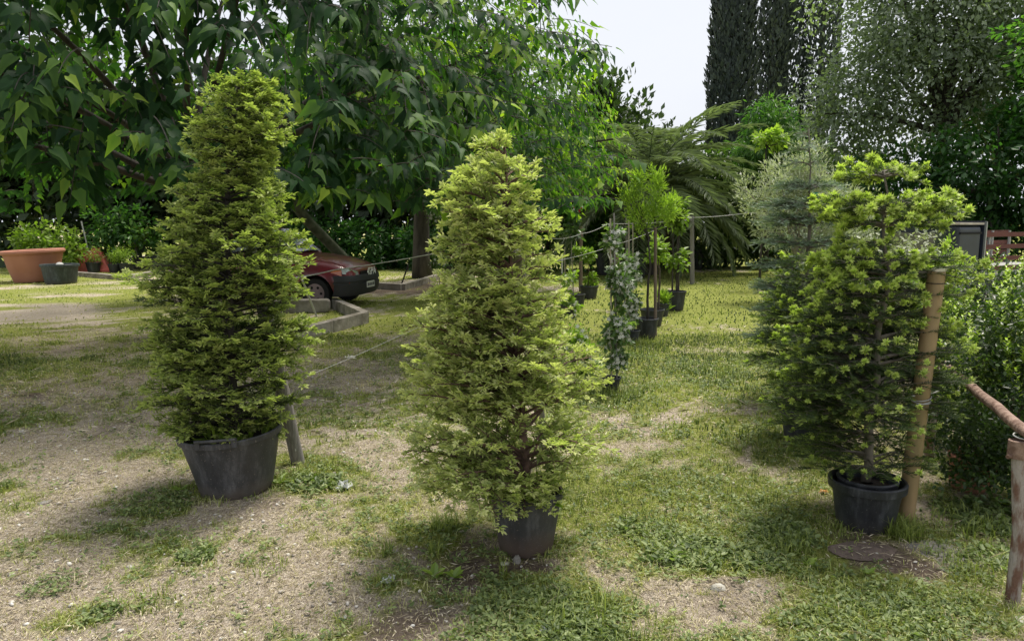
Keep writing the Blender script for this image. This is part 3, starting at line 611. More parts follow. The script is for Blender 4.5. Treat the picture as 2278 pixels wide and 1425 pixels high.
# second tree behind (trunk right of the car)
bT = gnd(940, 618)
rootN = empty('shade_tree', bT, 0, 'smaller-leaved tree whose dark trunk stands in the bed to the right of the red car', 'tree')
P, Fm, S, TI, lines = shoots((-2.1, 17.2, 2.9), (4.4, 3.8, 3.9), 1500, .14, 0, 2.2, up_only=-.3, front=.8, shell=.55)
loc = np.array(tuple(bT)); a = Acc(); a.inst(HEART4, P - loc, Fm, S, np.clip(TI + .28, 0, 1)); a.obj('foliage', M['mulberry_mass'], rootN, kind='stuff')  # tint raised over the whole crown so it looks sunlit
a = Acc(); 
for L_ in lines[::2]: a.tube(L_ - loc, np.linspace(.008, .004, len(L_)), 3, cap=False)
a.obj('twigs', M['bark_dark'], rootN, kind='stuff')
a = Acc(); a.tube([(0, 0, 0), (-.03, 0, .6), (0, 0, 1.6), (.1, -.1, 2.8)], [.30, .23, .21, .17], 12); a.obj('trunk', M['bark_dark'], rootN, smooth=True)
limbs(rootN, (bT.x + .1, bT.y - .1, 2.7), [(1.0, 16, 4.0), (2.2, 16.5, 3.3), (-2, 15, 4.2), (-4.5, 16, 4), (-.5, 17, 5.6), (1.2, 17.5, 5.1), (0, 14.5, 3)], .10, M['bark_dark'], bend=.35)

# leaning trunk behind the car
a0 = at(790, 600, 16.5); a1 = at(560, 330, 14.5); root_l = empty('leaning_tree', (a0.x, a0.y, 0), 0, 'mossy grey trunk leaning to the left just behind the windscreen of the red car', 'tree')
a = Acc(); a.tube([(0.2, 0, -.05), (a0 - Vector((a0.x, a0.y, 0))), tuple((a0 + a1) / 2 - Vector((a0.x, a0.y, .15))), tuple(a1 - Vector((a0.x, a0.y, 0)))], [.13, .12, .11, .09], 10); a.obj('trunk', solid('mossy_bark', (.13, .14, .10), .9, col2=(.05, .06, .035), scale=6, bump=1.0), root_l, smooth=True)
a = Acc(); cloud(a, [((a1.x - a0.x, a1.y - a0.y + .5, 3.6), (2, 1.5, 1.2))], 120, 12, .35, .13, HEART4, (.1, .5)); a.obj('crown', M['mulberry_mass'], root_l, kind='stuff')

# --- hedges and background trees
def band(x0, x1, y, hz, step=1.6, ry=1.0):
    out_ = []; x = x0
    while x < x1:
        hh = hz * random.uniform(.85, 1.15); out_.append(((x, y + random.uniform(-.5, .5), hh * .5), (step * .8, ry, hh * .55))); x += step
    return out_
def hedge(name, blobs, n_, per, cr_, size, tpl, m, label, cat='hedge', **kw):
    o = Acc(); cloud(o, blobs, n_, per, cr_, size, tpl, zmin=.02, **kw); ob = o.obj(name, m, label=label, cat=cat); return ob
hedge('hedge', band(-24, 0.5, 25.5, 7.5, 1.8, 1.3), 4200, 11, .6, .40, KITE, M['dark_hedge'], 'tall dark hedge in deep shade behind the mulberry and the red car', tint=(.0, .55), shell=.15)
hedge('undergrowth', band(-6.5, .5, 23.6, 1.6, .9, .6), 600, 12, .25, .17, KITE, M['green_tree'], 'low leafy undergrowth in front of the dark hedge behind the red car', 'undergrowth', tint=(.0, .7), shell=.5)
hedge('ivy_hedge', band(4.8, 12.5, 24.3, 3.8, 1.3, 1.0), 1500, 14, .32, .19, KITE, M['box'], 'dark glossy ivy hedge closing the grass path, right of the palm', tint=(.0, .42), shell=.6)
T_ = tree
T_('evergreen_tree', (3.0, 29, 0), [((3.2, 29, 3.4), (3.0, 2, 3.6)), ((5.2, 29, 2.2), (2.2, 2, 2.9)), ((3.4, 29, 5.6), (.9, 1.2, 1.6))], 1100, 12, .38, .30, KITE, M['dark_hedge'], 'dark evergreen with pointed top shoots rising behind the palm, against the sky', trunk_r=.2, tint=(.3, .9), droop=-.6)
T_('spreading_bush', (1.0, 23, 0), [((.6, 23, 2.0), (3.0, 1.2, 2.2)), ((2.6, 23.4, 2.2), (1.8, 1.0, 2.2))], 700, 13, .35, .20, KITE, M['green_tree'], 'green broadleaf bush between the shade tree and the palm', 'bush', trunk_r=.08, tint=(.2, .9))
T_('green_tree', (7.7, 22.5, 0), [((7.65, 22.5, 4.2), (.75, .7, 1.0)), ((7.3, 22.5, 3.5), (.7, .7, .6)), ((8.1, 22.5, 3.8), (.6, .6, .7))], 300, 18, .22, .22, NARROW, M['green_tree'], 'bright green drooping-leaved tree top in front of the cypresses', trunk_r=.07, tint=(.4, 1.0), droop=1.0, fork=.7, nl=9)
T_('lime_sapling', (5.7, 17, 0), [((5.75, 17, 3.35), (.45, .35, .2))], 30, 14, .12, .13, KITE, M['lime'], 'thin sapling with yellow-lime leaves above the silvery shrub', 'sapling', trunk_r=.025, tint=(.5, 1), fork=.9, nl=8)
T_('silver_shrub', (5.25, 14.2, 0), [((5.1, 14.2, 1.9), (.85, .6, .9)), ((5.5, 14.2, 2.3), (.45, .4, .7)), ((5.9, 14.4, 1.6), (.8, .6, 1.0)), ((6.7, 14.8, 1.2), (.8, .6, 1.0))], 700, 22, .16, .10, NARROW, M['olive'], 'silvery grey-leaved shrub behind the blue spruce', 'shrub', trunk_r=.05, bark='twig', tint=(.3, 1.0), droop=-.4, fork=.3, nl=26, shell=.3)
T_('grey_poplar', (11.5, 20, 0), [((11.3, 20, 5.2), (2.7, 2.4, 2.6)), ((10.3, 20, 7.2), (2.6, 2.4, 2.6)), ((13.0, 20, 7.6), (3.0, 2.4, 2.8)), ((9.0, 20, 4.6), (1.5, 1.5, 1.6)), ((14.0, 20.5, 5), (2.6, 2, 2.4)), ((9.4, 20, 2.9), (1.2, 1, .9)), ((11.8, 20.5, 10), (3.6, 2, 2.2))], 1500, 34, .55, .145, KITE, M['poplar'], 'tall grey-green tree with an airy crown showing sky, upper right', trunk_r=.16, tint=(.1, 1.0), fork=.36, nl=16, shell=.3)
T_('broadleaf_tree', (11.6, 17.5, 0), [((11.6, 17.5, 2.6), (2.2, 1.5, 1.6)), ((12.9, 17, 4.3), (1.7, 1.5, 2.3)), ((9.6, 18.5, 1.8), (1.7, 1.1, 1.5)), ((12.0, 17.5, 1.0), (3.0, 1.3, 1.1)), ((8.2, 19, 1.3), (1.4, .9, 1.2))], 1900, 15, .32, .17, KITE, M['green_tree'], 'dense deep green tree behind the truck with the red rails', trunk_r=.14, tint=(-.1, .55), shell=.5, zmin=.02)
T_('locust_tree', (11.0, 13, 0), [((9.7, 13, 4.7), (1.3, 1.1, .9)), ((9.4, 12.8, 3.7), (.8, .8, .4)), ((10.6, 13, 3.0), (1.2, .9, .6)), ((10.4, 13, 5.6), (1.6, 1.2, .8))], 280, 22, .26, .12, KITE, M['green_tree'], 'light green feathery-leaved tree reaching in at the right edge of the picture', trunk_r=.08, tint=(.35, 1.0), droop=.3, fork=.5, nl=9, flat=.5)
def cypress(name, x, y, r, h, n_, label, dens=1.0):
    root = empty(name, (x, y, 0), 0, label, 'cypress', 'cypresses against the sky'); z = RNG.random(n_) * h; an = RNG.random(n_) * 6.28
    prf = np.interp(z / h, [0, .1, .3, .7, .9, 1], [.6, .9, 1, .85, .5, .05]) * r * (.78 + .36 * fbm(an * 1.5, z * .9 + x, 3)); rr = prf * (1 - .35 * RNG.random(n_) ** 2)
    P = np.stack([rr * np.cos(an), rr * np.sin(an), z], 1); D = norm(np.stack([np.cos(an) * .35, np.sin(an) * .35, np.ones(n_)], 1) + RNG.normal(0, .22, (n_, 3))); U = np.stack([np.cos(an), np.sin(an), np.full(n_, .2)], 1) + RNG.normal(0, .3, (n_, 3))
    a = Acc(); a.inst(KITE, P, frames(D, U), np.stack([.22 * RNG.uniform(.6, 1.3, n_)] * 3, 1) * [.9, 1.1, 1], RNG.random(n_)); a.obj('crown', M['cypress'], root, kind='stuff')
    a = Acc(); a.tube([(0, 0, 0), (0, 0, h * .5), (0, 0, h * .95)], [r * .2, r * .14, .03], 8); a.obj('trunk', M['bark_dark'], root)
cypress('cypress', 8.6, 30, .96, 17, 19000, 'widest and nearest dark cypress column beside the open sky')
for x, y, r, h, nn, lb in ((12.2, 36, .75, 17, 10000, 'second dark cypress column to the right of the widest one'), (13.0, 36.5, .95, 16, 9000, 'thin see-through cypress between the second and the last ones'), (14.5, 36, .95, 18, 9500, 'rightmost dark cypress next to the grey-green crown'), (10.4, 37, .5, 16, 3600, 'narrow cypress directly behind the widest one')):
    cypress('cypress', x, y, r, h, nn, lb)

# --- palm
pc = at(1440, 440, 21.5); rootP = empty('palm_tree', (pc.x, 21.5, 0), 0, 'bushy palm with arching feather fronds at the end of the grass path', 'palm tree')
a = Acc(); a.tube([(0, 0, 0), (0, 0, pc.z * .5), (0, 0, pc.z)], [.36, .34, .3], 14); a.obj('trunk', M['bark_dark'], rootP)
def frond(az, el, L, m, dead=False, curl=1.0):
    n_ = 26; t = np.linspace(0, 1, n_); h = np.array([math.cos(az), math.sin(az), 0]); ang = el - curl * t * 1.35
    seg = L / n_; pts = np.cumsum(np.stack([h[0] * np.cos(ang) * seg, h[1] * np.cos(ang) * seg, np.sin(ang) * seg], 1), 0) + [0, 0, pc.z]
    a = Acc(); a.tube(pts, np.linspace(.022, .005, n_), 4, tint=.4, cap=False)
    d = norm(np.gradient(pts, axis=0)); k = np.repeat(np.arange(3, n_), 6); q = len(k); sgn = np.tile([1, -1], (n_ - 3) * 3)
    side = norm(np.cross(d, [0, 0, 1.0])); upn = np.cross(side, d)
    D = norm(side[k] * sgn[:, None] * .8 + d[k] * .75 + upn[k] * .25 + RNG.normal(0, .1, (q, 3)) - np.array([0, 0, .35 if not dead else 1.0])); Ln = L * .17 * np.interp(k / n_, [0, .3, .7, 1], [.6, 1, .9, .4]) * RNG.uniform(.8, 1.1, q)
    P = pts[k] + d[k] * RNG.uniform(0, seg, q)[:, None]
    a.inst(NARROW, P, frames(D, upn[k] + RNG.normal(0, .3, (q, 3))), np.stack([Ln * .36, Ln, Ln], 1), np.clip(RNG.normal(.5, .15, q), 0, 1)); a.obj('frond', m, rootP)
for i in range(84):
    az = i * 2.39996; el = R(84) - R(88) * (i / 84) ** .9; frond(az, el, random.uniform(2.9, 3.8), M['palm'], curl=random.uniform(.7, 1.15))
for i in range(16): frond(i * 2.4 + 1, R(-25) - R(30) * random.random(), random.uniform(1.5, 2.1), M['palm_dead'], True, .6)

# ------------------------------------------------------------------ red car
def body_loft(secs):
    """secs: x, halfwidth, z bottom, z belt/top, crown height -> closed hull"""
    a = Acc(); V = []; 
    for (x, w_, zb, zs, zt) in secs:
        ring = [(0, zb), (w_ * .55, zb), (w_ * .93, zb + .03), (w_, zb + .15), (w_ * 1.01, (zb + zs) / 2), (w_ * .985, zs - .05), (w_ * .94, zs), (w_ * .8, zs + (zt - zs) * .55), (w_ * .45, zt - .005), (0, zt)]
        full = [(x, y, z) for y, z in ring] + [(x, -y, z) for y, z in ring[-2:0:-1]]; V.append(full)
    k = len(V[0]); V = np.array(V); Tt = []
    for i in range(len(secs) - 1):
        for j in range(k):
            p = i * k + j; q = i * k + (j + 1) % k; Tt += [(p, q, q + k), (p, q + k, p + k)]
    c0 = len(secs) * k; VV = np.vstack([V.reshape(-1, 3), V[0].mean(0), V[-1].mean(0)])
    for j in range(k): Tt += [(c0, (j + 1) % k, j), (c0 + 1, (len(secs) - 1) * k + j, (len(secs) - 1) * k + (j + 1) % k)]
    a.add(VV, Tt); return a
red = solid('faded_red_paint', (0.19, 0.010, 0.020), 0.32, noise=.35, scale=3, coat=.5, col2=(0.12, 0.010, 0.018))
bumperm = solid('grey_bumper_plastic', (0.028, 0.028, 0.034), .6, noise=.3, scale=6)
tyrem = solid('tyre_rubber', (.014, .014, .014), .85); rimm = solid('dusty_wheel_cover', (.30, .22, .22), .6, noise=.3); darkm = solid('black_recess', (.006, .006, .006), .9)
glassm = solid('dark_glass', (.03, .04, .045), .06, spec=.9, coat=.5); lampm = solid('headlight_glass', (.45, .48, .48), .12, metal=.5, coat=1.); orangem = solid('orange_lens', (.55, .12, .02), .2, coat=1.); platem = solid('white_plate', (.6, .6, .56), .5)
cpos = at(706, 655, 13.1); carz = -R(11)
car = empty('parked_car', (0, 0, 0), 0, 'red hatchback parked in the shade under the trees, white scrawl across its nose', 'car')
car.rotation_euler = (0, 0, carz)
# local frame: x forward, front axle at x=0 ; the near side is -y
wheel_l = Vector((0, -.66, 0)); off = Matrix.Rotation(carz, 3, 'Z') @ wheel_l; car.location = (cpos.x - off.x, 13.1 - off.y, 0)
secs = [(-2.98, .60, .34, .72, .78), (-2.90, .70, .22, .84, .90), (-2.6, .76, .19, .90, .93), (-1.9, .78, .18, .90, .93), (-1.0, .785, .18, .89, .93), (-.55, .785, .18, .885, .945), (-.3, .78, .18, .86, .935), (0, .775, .19, .82, .90), (.3, .755, .20, .765, .85), (.52, .72, .22, .70, .775), (.62, .66, .26, .655, .715), (.665, .57, .32, .60, .655)]
bodyacc = body_loft(secs); bo = bodyacc.obj('body', [red], car, smooth=True, sharp=50)
cut = Acc()
for x in (0, -2.2):
    for s in (-1, 1):
        pts = [(x, s * .50, .27), (x, s * .95, .27)]; 
        c_ = Acc(); an = np.arange(28) * 2 * math.pi / 28; V0 = [(x + .335 * math.cos(q), s * .50, .27 + .335 * math.sin(q)) for q in an]; V1 = [(x + .335 * math.cos(q), s * .95, .27 + .335 * math.sin(q)) for q in an]
        VV = V0 + V1 + [(x, s * .50, .27), (x, s * .95, .27)]; Tt = []
        for j in range(28):
            k = (j + 1) % 28; Tt += [(j, k, k + 28), (j, k + 28, j + 28), (56, k, j), (57, j + 28, k + 28)]
        if s > 0: Tt = [(p, r_, q) for p, q, r_ in Tt]
        cut.add(VV, Tt, mat=0)
cme = cut.mesh('cutter', [darkm]); co = bpy.data.objects.new('cutter', cme); COL.objects.link(co); co.parent = car
bpy.context.view_layer.update()
md = bo.modifiers.new('arch', 'BOOLEAN'); md.operation = 'DIFFERENCE'; md.object = co; md.solver = 'EXACT'; md.material_mode = 'TRANSFER'
dg = bpy.context.evaluated_depsgraph_get(); nm = bpy.data.meshes.new_from_object(bo.evaluated_get(dg)); bo.modifiers.clear(); bo.data = nm; nm.set_sharp_from_angle(angle=R(45))
bpy.data.objects.remove(co)
# cabin
def slab(name, quad, th, m, par=None, inset=0):
    """thin plate from four points, thickness along its normal"""
    q = np.array(quad, float); nrm = norm(np.cross(q[1] - q[0], q[3] - q[0])); a = Acc(); V = np.vstack([q, q - nrm * th])
    a.add(V, [(0, 1, 2), (0, 2, 3), (4, 6, 5), (4, 7, 6), (0, 4, 5), (0, 5, 1), (1, 5, 6), (1, 6, 2), (2, 6, 7), (2, 7, 3), (3, 7, 4), (3, 4, 0)]); return a.obj(name, m, par or car)
cab = Acc(); A0 = [(-.50, .68, .925), (-1.08, .56, 1.40), (-2.45, .54, 1.42), (-2.88, .64, .93)]
V = [(x, y, z) for x, y, z in A0] + [(x, -y, z) for x, y, z in A0] + [(-1.75, .50, 1.445), (-1.75, -.50, 1.445)]
cab.add(V, [(0, 4, 5), (0, 5, 1), (1, 5, 9), (1, 9, 8), (8, 9, 6), (8, 6, 2), (2, 6, 7), (2, 7, 3), (0, 1, 3), (1, 2, 3), (1, 8, 2), (4, 7, 5), (5, 7, 6), (5, 6, 9), (0, 3, 7), (0, 7, 4)]); cab.obj('cabin', red, car, smooth=True, sharp=30)
slab('windscreen', [(-.53, -.60, .965), (-.53, .60, .965), (-1.05, .50, 1.375), (-1.05, -.50, 1.375)], .012, glassm).location = (.016, 0, .016)
for s in (-1, 1):
    q = [(-.72, s * .665, .965), (-1.62, s * .672, .965), (-1.62, s * .572, 1.36), (-1.14, s * .575, 1.355)]
    if s > 0: q = q[::-1]
    slab('side_window', q, .01, glassm).location = (0, s * .012, 0)
    q = [(-1.70, s * .672, .965), (-2.55, s * .665, .965), (-2.38, s * .565, 1.35), (-1.70, s * .572, 1.36)]
    if s > 0: q = q[::-1]
    slab('side_window', q, .01, glassm).location = (0, s * .012, 0)
    d = slab('door', [(-.62, s * .797, .30), (-1.66, s * .80, .30), (-1.66, s * .785, .86), (-.62, s * .785, .86)][::(1 if s < 0 else -1)], .012, red); d.location = (0, s * .004, 0)
    h = Acc(); h.box((-1.52, s * .81, .74), (.14, .03, .03)); h.obj('handle', bumperm, d)
    mi = Acc(); mi.box((-.68, s * .80, 1.0), (.09, .17, .11)); mi.obj('mirror', bumperm, car)
    hl = Acc(); hl.add([(.50, s * .72, .615), (.615, s * .60, .60), (.668, s * .40, .585), (.655, s * .40, .645), (.56, s * .62, .715), (.46, s * .70, .72), (.44, s * .66, .60), (.58, s * .38, .60)],
        [(0, 1, 4), (0, 4, 5), (1, 2, 3), (1, 3, 4), (0, 5, 6), (2, 7, 3)]); o_ = hl.obj('headlight', lampm, car); o_.location = (.022, s * .012, .0)
    il = Acc(); il.add([(.30, s * .765, .665), (.50, s * .735, .60), (.50, s * .73, .70), (.40, s * .75, .73)], [(0, 1, 2), (0, 2, 3)]); il.obj('indicator', orangem, car).location = (.012, s * .018, -.02)
    for x in (0, -2.2):
        e = Acc(); prf = [(.0, -.08), (.19, -.085), (.255, -.075), (.272, -.04), (.272, .04), (.255, .075), (.19, .085), (0, .08)]; e.lathe(prf, 32)
        wh = bpy.data.objects.new('wheel', None); COL.objects.link(wh); wh.parent = car; wh.location = (x, s * .66, .27); wh.rotation_euler = (R(90), 0, 0)
        e.obj('tyre', tyrem, wh, smooth=True, sharp=40)
        e = Acc(); zz = .088 if s < 0 else -.088; e.lathe([(0, zz * 1.06), (.06, zz * 1.08), (.17, zz * 1.0), (.18, zz * .9)], 28, mat=0)
        for q in range(6): 
            an = q * math.pi / 3; e.lathe([(0, zz * 1.10), (.024, zz * 1.10), (.025, zz * .9)], 10, c=(.115 * math.cos(an), .115 * math.sin(an), 0), mat=1)
        e.obj('rim', [rimm, darkm], wh, smooth=True, sharp=30)
bp = Acc()
bsec = [(-.36, -.80, .0), (.36, -.80, 0), (.52, -.755, 0), (.645, -.62, 0), (.70, -.35, 0), (.712, 0, 0), (.70, .35, 0), (.645, .62, 0), (.52, .755, 0), (.36, .80, 0)]
bs = np.array([(x, y, 0) for x, y, _ in bsec[1:]]); rows_ = [(.0, .585), (.02, .56), (.03, .48), (.012, .47), (.012, .44), (.03, .43), (.015, .30), (-.03, .22)]
VV = []; nb = len(bs)
for dx, z in rows_:
    sc = 1 + dx; VV += [(x * 1.0 + dx, y * (1 + dx * .3), z) for x, y, _ in bs]
VV += [(x * .8, y * .8, .22) for x, y, _ in bs] + [(x * .8, y * .8, .585) for x, y, _ in bs]
order_ = [len(rows_) + 1] + list(range(len(rows_))) + [len(rows_)]; Tt = []
for q in range(len(order_) - 1):
    for j in range(nb - 1):
        a_ = order_[q] * nb + j; b_ = order_[q + 1] * nb + j; Tt += [(a_, b_, b_ + 1), (a_, b_ + 1, a_ + 1)]
bp.add(VV, Tt); bp.obj('bumper', bumperm, car, smooth=True, sharp=40)
gl = Acc(); gl.box((.655, 0, .615), (.05, .62, .055)); gl.obj('grille', darkm, car)
pl = Acc(); pl.box((.745, 0, .395), (.012, .36, .11)); plo = pl.obj('number_plate', platem, car)
st_ = Acc()
for k in range(7): st_.box((.753, -.14 + k * .046, .395), (.004, .022 if k % 3 else .03, .05 if k % 2 else .06))
st_.obj('plate_marks', bumperm, plo, kind='stuff')
bn = Acc(); rr_ = []
for (x, w_, zb, zs, zt) in secs[5:11]:
    rr_.append([(x, y, z + .012) for y, z in ((-w_ * .84, zs + (zt - zs) * .42), (-w_ * .6, zs + (zt - zs) * .8), (-w_ * .25, zt), (w_ * .25, zt), (w_ * .6, zs + (zt - zs) * .8), (w_ * .84, zs + (zt - zs) * .42))])
V = np.array(rr_).reshape(-1, 3); V = np.vstack([V, V - [0, 0, .02]]); n6 = 36; Tt = []
for i in range(5):
    for j in range(5):
        p_ = i * 6 + j; Tt += [(p_, p_ + 6, p_ + 7), (p_, p_ + 7, p_ + 1)]
edge = [0, 1, 2, 3, 4, 5, 11, 17, 23, 29, 35, 34, 33, 32, 31, 30, 24, 18, 12, 6]
for q in range(len(edge)): p_, r_ = edge[q], edge[(q + 1) % len(edge)]; Tt += [(p_, r_, r_ + n6), (p_, r_ + n6, p_ + n6)]
bn.add(V, Tt); bn.obj('bonnet', red, car, smooth=True, sharp=40)
def text_part(txt, size, M4, m, par, name='lettering', thick=.003, shear=0.0, off_=0.0):
    cu = bpy.data.curves.new(name, 'FONT'); cu.body = txt; cu.size = size; cu.extrude = thick; cu.align_x = 'CENTER'; cu.shear = shear; cu.offset = off_; cu.resolution_u = 3
    t = bpy.data.objects.new(name, cu); COL.objects.link(t); dg = bpy.context.evaluated_depsgraph_get(); me_ = bpy.data.meshes.new_from_object(t.evaluated_get(dg)); bpy.data.objects.remove(t)
    me_.materials.clear(); me_.materials.append(m); o = bpy.data.objects.new(name, me_); COL.objects.link(o); o.parent = par; o.matrix_local = M4; return o
wp = solid('white_paint', (.75, .75, .72), .7)
mt4 = Matrix(((0, 0, 1, .735), (1, 0, 0, .08), (0, 1, 0, .565), (0, 0, 0, 1)))
text_part('4SPA', .19, mt4, wp, car, shear=-.05, off_=.001)
for s in (0,):
    wpz = Acc(); wpz.tube([(-.46, -.45, .97), (-.52, .1, .99), (-.50, .45, .97)], .009, 4); wpz.obj('wiper', darkm, car)

# ------------------------------------------------------------------ kerbs and beds
def kerb(name, pts, w_, h, m, label, group=None):
    """row of concrete kerb stones following ground points; every stone is a part"""
    root = empty(name, (pts[0].x, pts[0].y, 0), 0, label, 'kerb', group)
    for i in range(len(pts) - 1):
        p, q = pts[i], pts[i + 1]; d = q - p; L = d.length; k = max(1, round(L / 1.0)); an = math.atan2(d.y, d.x)
        for j in range(k):
            c = p + d * ((j + .5) / k); a = Acc(); a.box((c.x - pts[0].x, c.y - pts[0].y, h / 2 - .02 + random.uniform(-.008, .008)), (L / k - .012, w_, h), an + random.uniform(-.01, .01)); o = a.obj('kerb_stone', m, root)
            bv = o.modifiers.new('b', 'BEVEL'); bv.width = .012; bv.segments = 2
    return root
kerb('kerb', [gnd(640, 765), gnd(812, 718), gnd(742, 683)], .13, .19, M['concrete'], 'pinkish concrete kerb corner in front of the red car')
kerb('kerb', [gnd(836, 642), gnd(895, 645), gnd(972, 622)], .14, .16, M['concrete'], 'low mossy kerb round the soil bed beside the dark trunk')
kerb('kerb', [gnd(120, 610), gnd(278, 623), gnd(340, 612)], .14, .14, M['concrete'], 'low concrete kerb of the bed holding small pots, far left')
pts = gnd(668, 694); a = Acc(); a.box((0, 0, .11), (1.0, .26, .22)); o = a.obj('concrete_block', M['concrete'], label='rounded grey concrete block beside the front wheel of the red car', cat='block'); o.location = (pts.x, pts.y, 0); o.rotation_euler = (0, 0, .1)
bv = o.modifiers.new('b', 'BEVEL'); bv.width = .06; bv.segments = 4
p0 = gnd(705, 705); post('metal_rod', (p0.x, p0.y, 0), tuple(at(672, 622, p0.y - .3)), .016, .016, M['wire'], 'thin grey rod leaning against the block in front of the red car', 'rod', sides=6)
p0 = gnd(893, 632); post('iron_rod', (p0.x, p0.y, 0), tuple(at(908, 590, p0.y)), .02, .02, M['bark_dark'], 'short dark rod sticking out of the soil bed beside the trunk', 'rod', sides=6)

# ------------------------------------------------------------------ left tubs
p0 = gnd(82, 626); sc0 = p0.y / F
e = empty('terracotta_tub', (p0.x, p0.y, 0), 0, 'very large empty terracotta tub with a thick rolled rim at the left edge', 'planter')
rt = 62 * sc0; hh = 71 * sc0; a = Acc(); prf = [(0, .02), (rt * .68, .02), (rt * .70, .05)] + [(rt * (.70 + .22 * f), .05 + (hh - .16) * f) for f in np.linspace(.1, 1, 6)]
prf.insert(6, (rt * .828, .05 + (hh - .16) * .53)); prf += [(rt * .97, hh - .10), (rt * 1.0, hh - .06), (rt * .99, hh - .015), (rt * .95, hh), (rt * .91, hh - .015), (rt * .88, hh - .1), (rt * .6, .12), (0, .10)]
a.lathe(prf, 56, wob=.012); a.obj('tub', M['tub_clay'], e, smooth=True, sharp=35).rotation_euler = (R(1), R(-2.5), 0)
p1 = gnd(136, 630); sc1 = p1.y / F; e = empty('plastic_tub', (p1.x, p1.y, 0), 0, 'dark green plastic tub standing in front of the terracotta tub, white lump inside', 'planter')
pot(e, 36 * sc1, 31 * sc1, 43 * sc1, M['pot_green'], rim=.03, lip=.06, soil_z=.33)
a = Acc(); a.lathe([(0, -.05), (.06, -.03), (.08, .02), (.05, .06), (0, .07)], 9, c=(.06, -.1, .46), wob=.1); a.obj('white_lump', M['rope'], e)
p2 = gnd(202, 604); sc2 = p2.y / F; e = empty('red_planter', (p2.x, p2.y, 0), .3, 'upturned faded red plastic planter among the small pots, far left', 'planter')
a = Acc(); w0, w1, h_ = 42 * sc2, 24 * sc2, 52 * sc2; V = []
for z, w_ in ((0, w0 * 1.06), (.07, w0 * 1.06), (.075, w0), (h_ - .03, w1), (h_, w1 * .93)):
    V += [(-w_, -w_ * .7, z), (w_, -w_ * .7, z), (w_, w_ * .7, z), (-w_, w_ * .7, z)]
Tt = []
for i in range(4):
    for j in range(4): p_ = i * 4 + j; q = i * 4 + (j + 1) % 4; Tt += [(p_, q, q + 4), (p_, q + 4, p_ + 4)]
Tt += [(16, 17, 18), (16, 18, 19)]; a.add(V, Tt); o = a.obj('shell', M['red_plastic'], e); bv = o.modifiers.new('b', 'BEVEL'); bv.width = .03; bv.segments = 2

def potted(name, px, pyb, rim_px, pot_px, label, crowns, m, stem=None, pm='pot_black', tpl=KITE, size=.05, per=14, dens=1.0, group=None, flower=None, tint=(.2, 1), stakes=(), cat='potted plant', barkm='bark', droop=.3, Y=None, shell=.2, stem_r=.012):
    g = gnd(px, pyb); Yp = g.y + .0; s = Yp / F; root = empty(name, (g.x, Yp, 0), random.random() * 0, label, cat, group); loc = np.array((g.x, Yp, 0))
    rt, hp = rim_px / 2 * s, pot_px * s * 1.05; pot(root, rt, rt * .8, hp, M[pm], rim=.008 * max(1, rt / .12), lip=min(.03, hp * .12), seg=28)
    a = Acc(); hasf = False; f = Acc()
    for (x0, y0, x1, y1, n_) in crowns:
        c0 = at((x0 + x1) / 2, (y0 + y1) / 2, Yp); rx = (x1 - x0) / 2 * s; rz = (y1 - y0) / 2 * s
        cl = cloud(a, [((c0.x - g.x, 0, c0.z), (rx * .85, rx * .8, rz * .92))], int(n_ * dens), per, max(.03, min(.09, rx * .35)), size, tpl, tint, droop, shell)
        if flower:
            k = RNG.choice(len(cl), int(len(cl) * flower[1])); Pf = cl[k] + rdirs(len(k)) * .04; Pf[:, 1] -= .02
            for q in range(5):
                an = q * 1.2566; Dn = norm(np.stack([np.full(len(k), math.cos(an)), np.full(len(k), -.25), np.full(len(k), math.sin(an))], 1)); f.inst(KITE, Pf, frames(Dn, np.tile([0, -1., .2], (len(k), 1))), flower[2], RNG.random(len(k)))
            hasf = True
    a.obj('foliage', m, root, kind='stuff')
    if hasf: f.obj('blossom', M[flower[0]], root, kind='stuff')
    if stem:
        for st in stem:
            a = Acc(); pp = [tuple(at(x, y, Yp) - Vector((g.x, Yp, 0))) for x, y in st]; pp[0] = (pp[0][0], 0, hp - .08); pts = np.array(pp)
            tt = np.linspace(0, len(pts) - 1, 10); pts = np.stack([np.interp(tt, range(len(pts)), pts[:, q]) for q in range(3)], 1); pts[1:-1] += RNG.normal(0, .006, (8, 3))
            a.tube(pts, np.linspace(stem_r, stem_r * .5, 10), 6); a.obj('stem', M[barkm], root, smooth=True)
            tops = at(st[-1][0], st[-1][1], Yp); c0 = crowns[0]
            for q in range(7):
                tx = random.uniform(c0[0] + 8, c0[2] - 8); ty_ = random.uniform(c0[1] + 8, (c0[1] + c0[3]) / 2); t2 = at(tx, ty_, Yp) + Vector((0, random.uniform(-.1, .1), 0)); a = Acc()
                a.tube(bezier(np.array(tops - g), np.array((tops * .5 + t2 * .5) - g) + [0, 0, .02], np.array(t2 - g), 5), np.linspace(stem_r * .45, .002, 5), 4, cap=False); a.obj('twig', M[barkm], root)
    for (x0, y0, x1, y1, r_, mm) in stakes:
        a = Acc(); q0 = at(x0, y0, Yp) - g; q1 = at(x1, y1, Yp) - g; q0.y = -.02; q1.y = -.02; q0.z = max(q0.z, .03); a.tube([tuple(q0), tuple((q0 + q1) / 2), tuple(q1)], r_, 7); a.obj('stake', M[mm], root, smooth=True, sharp=40)
    return root
J = 'jasmine'
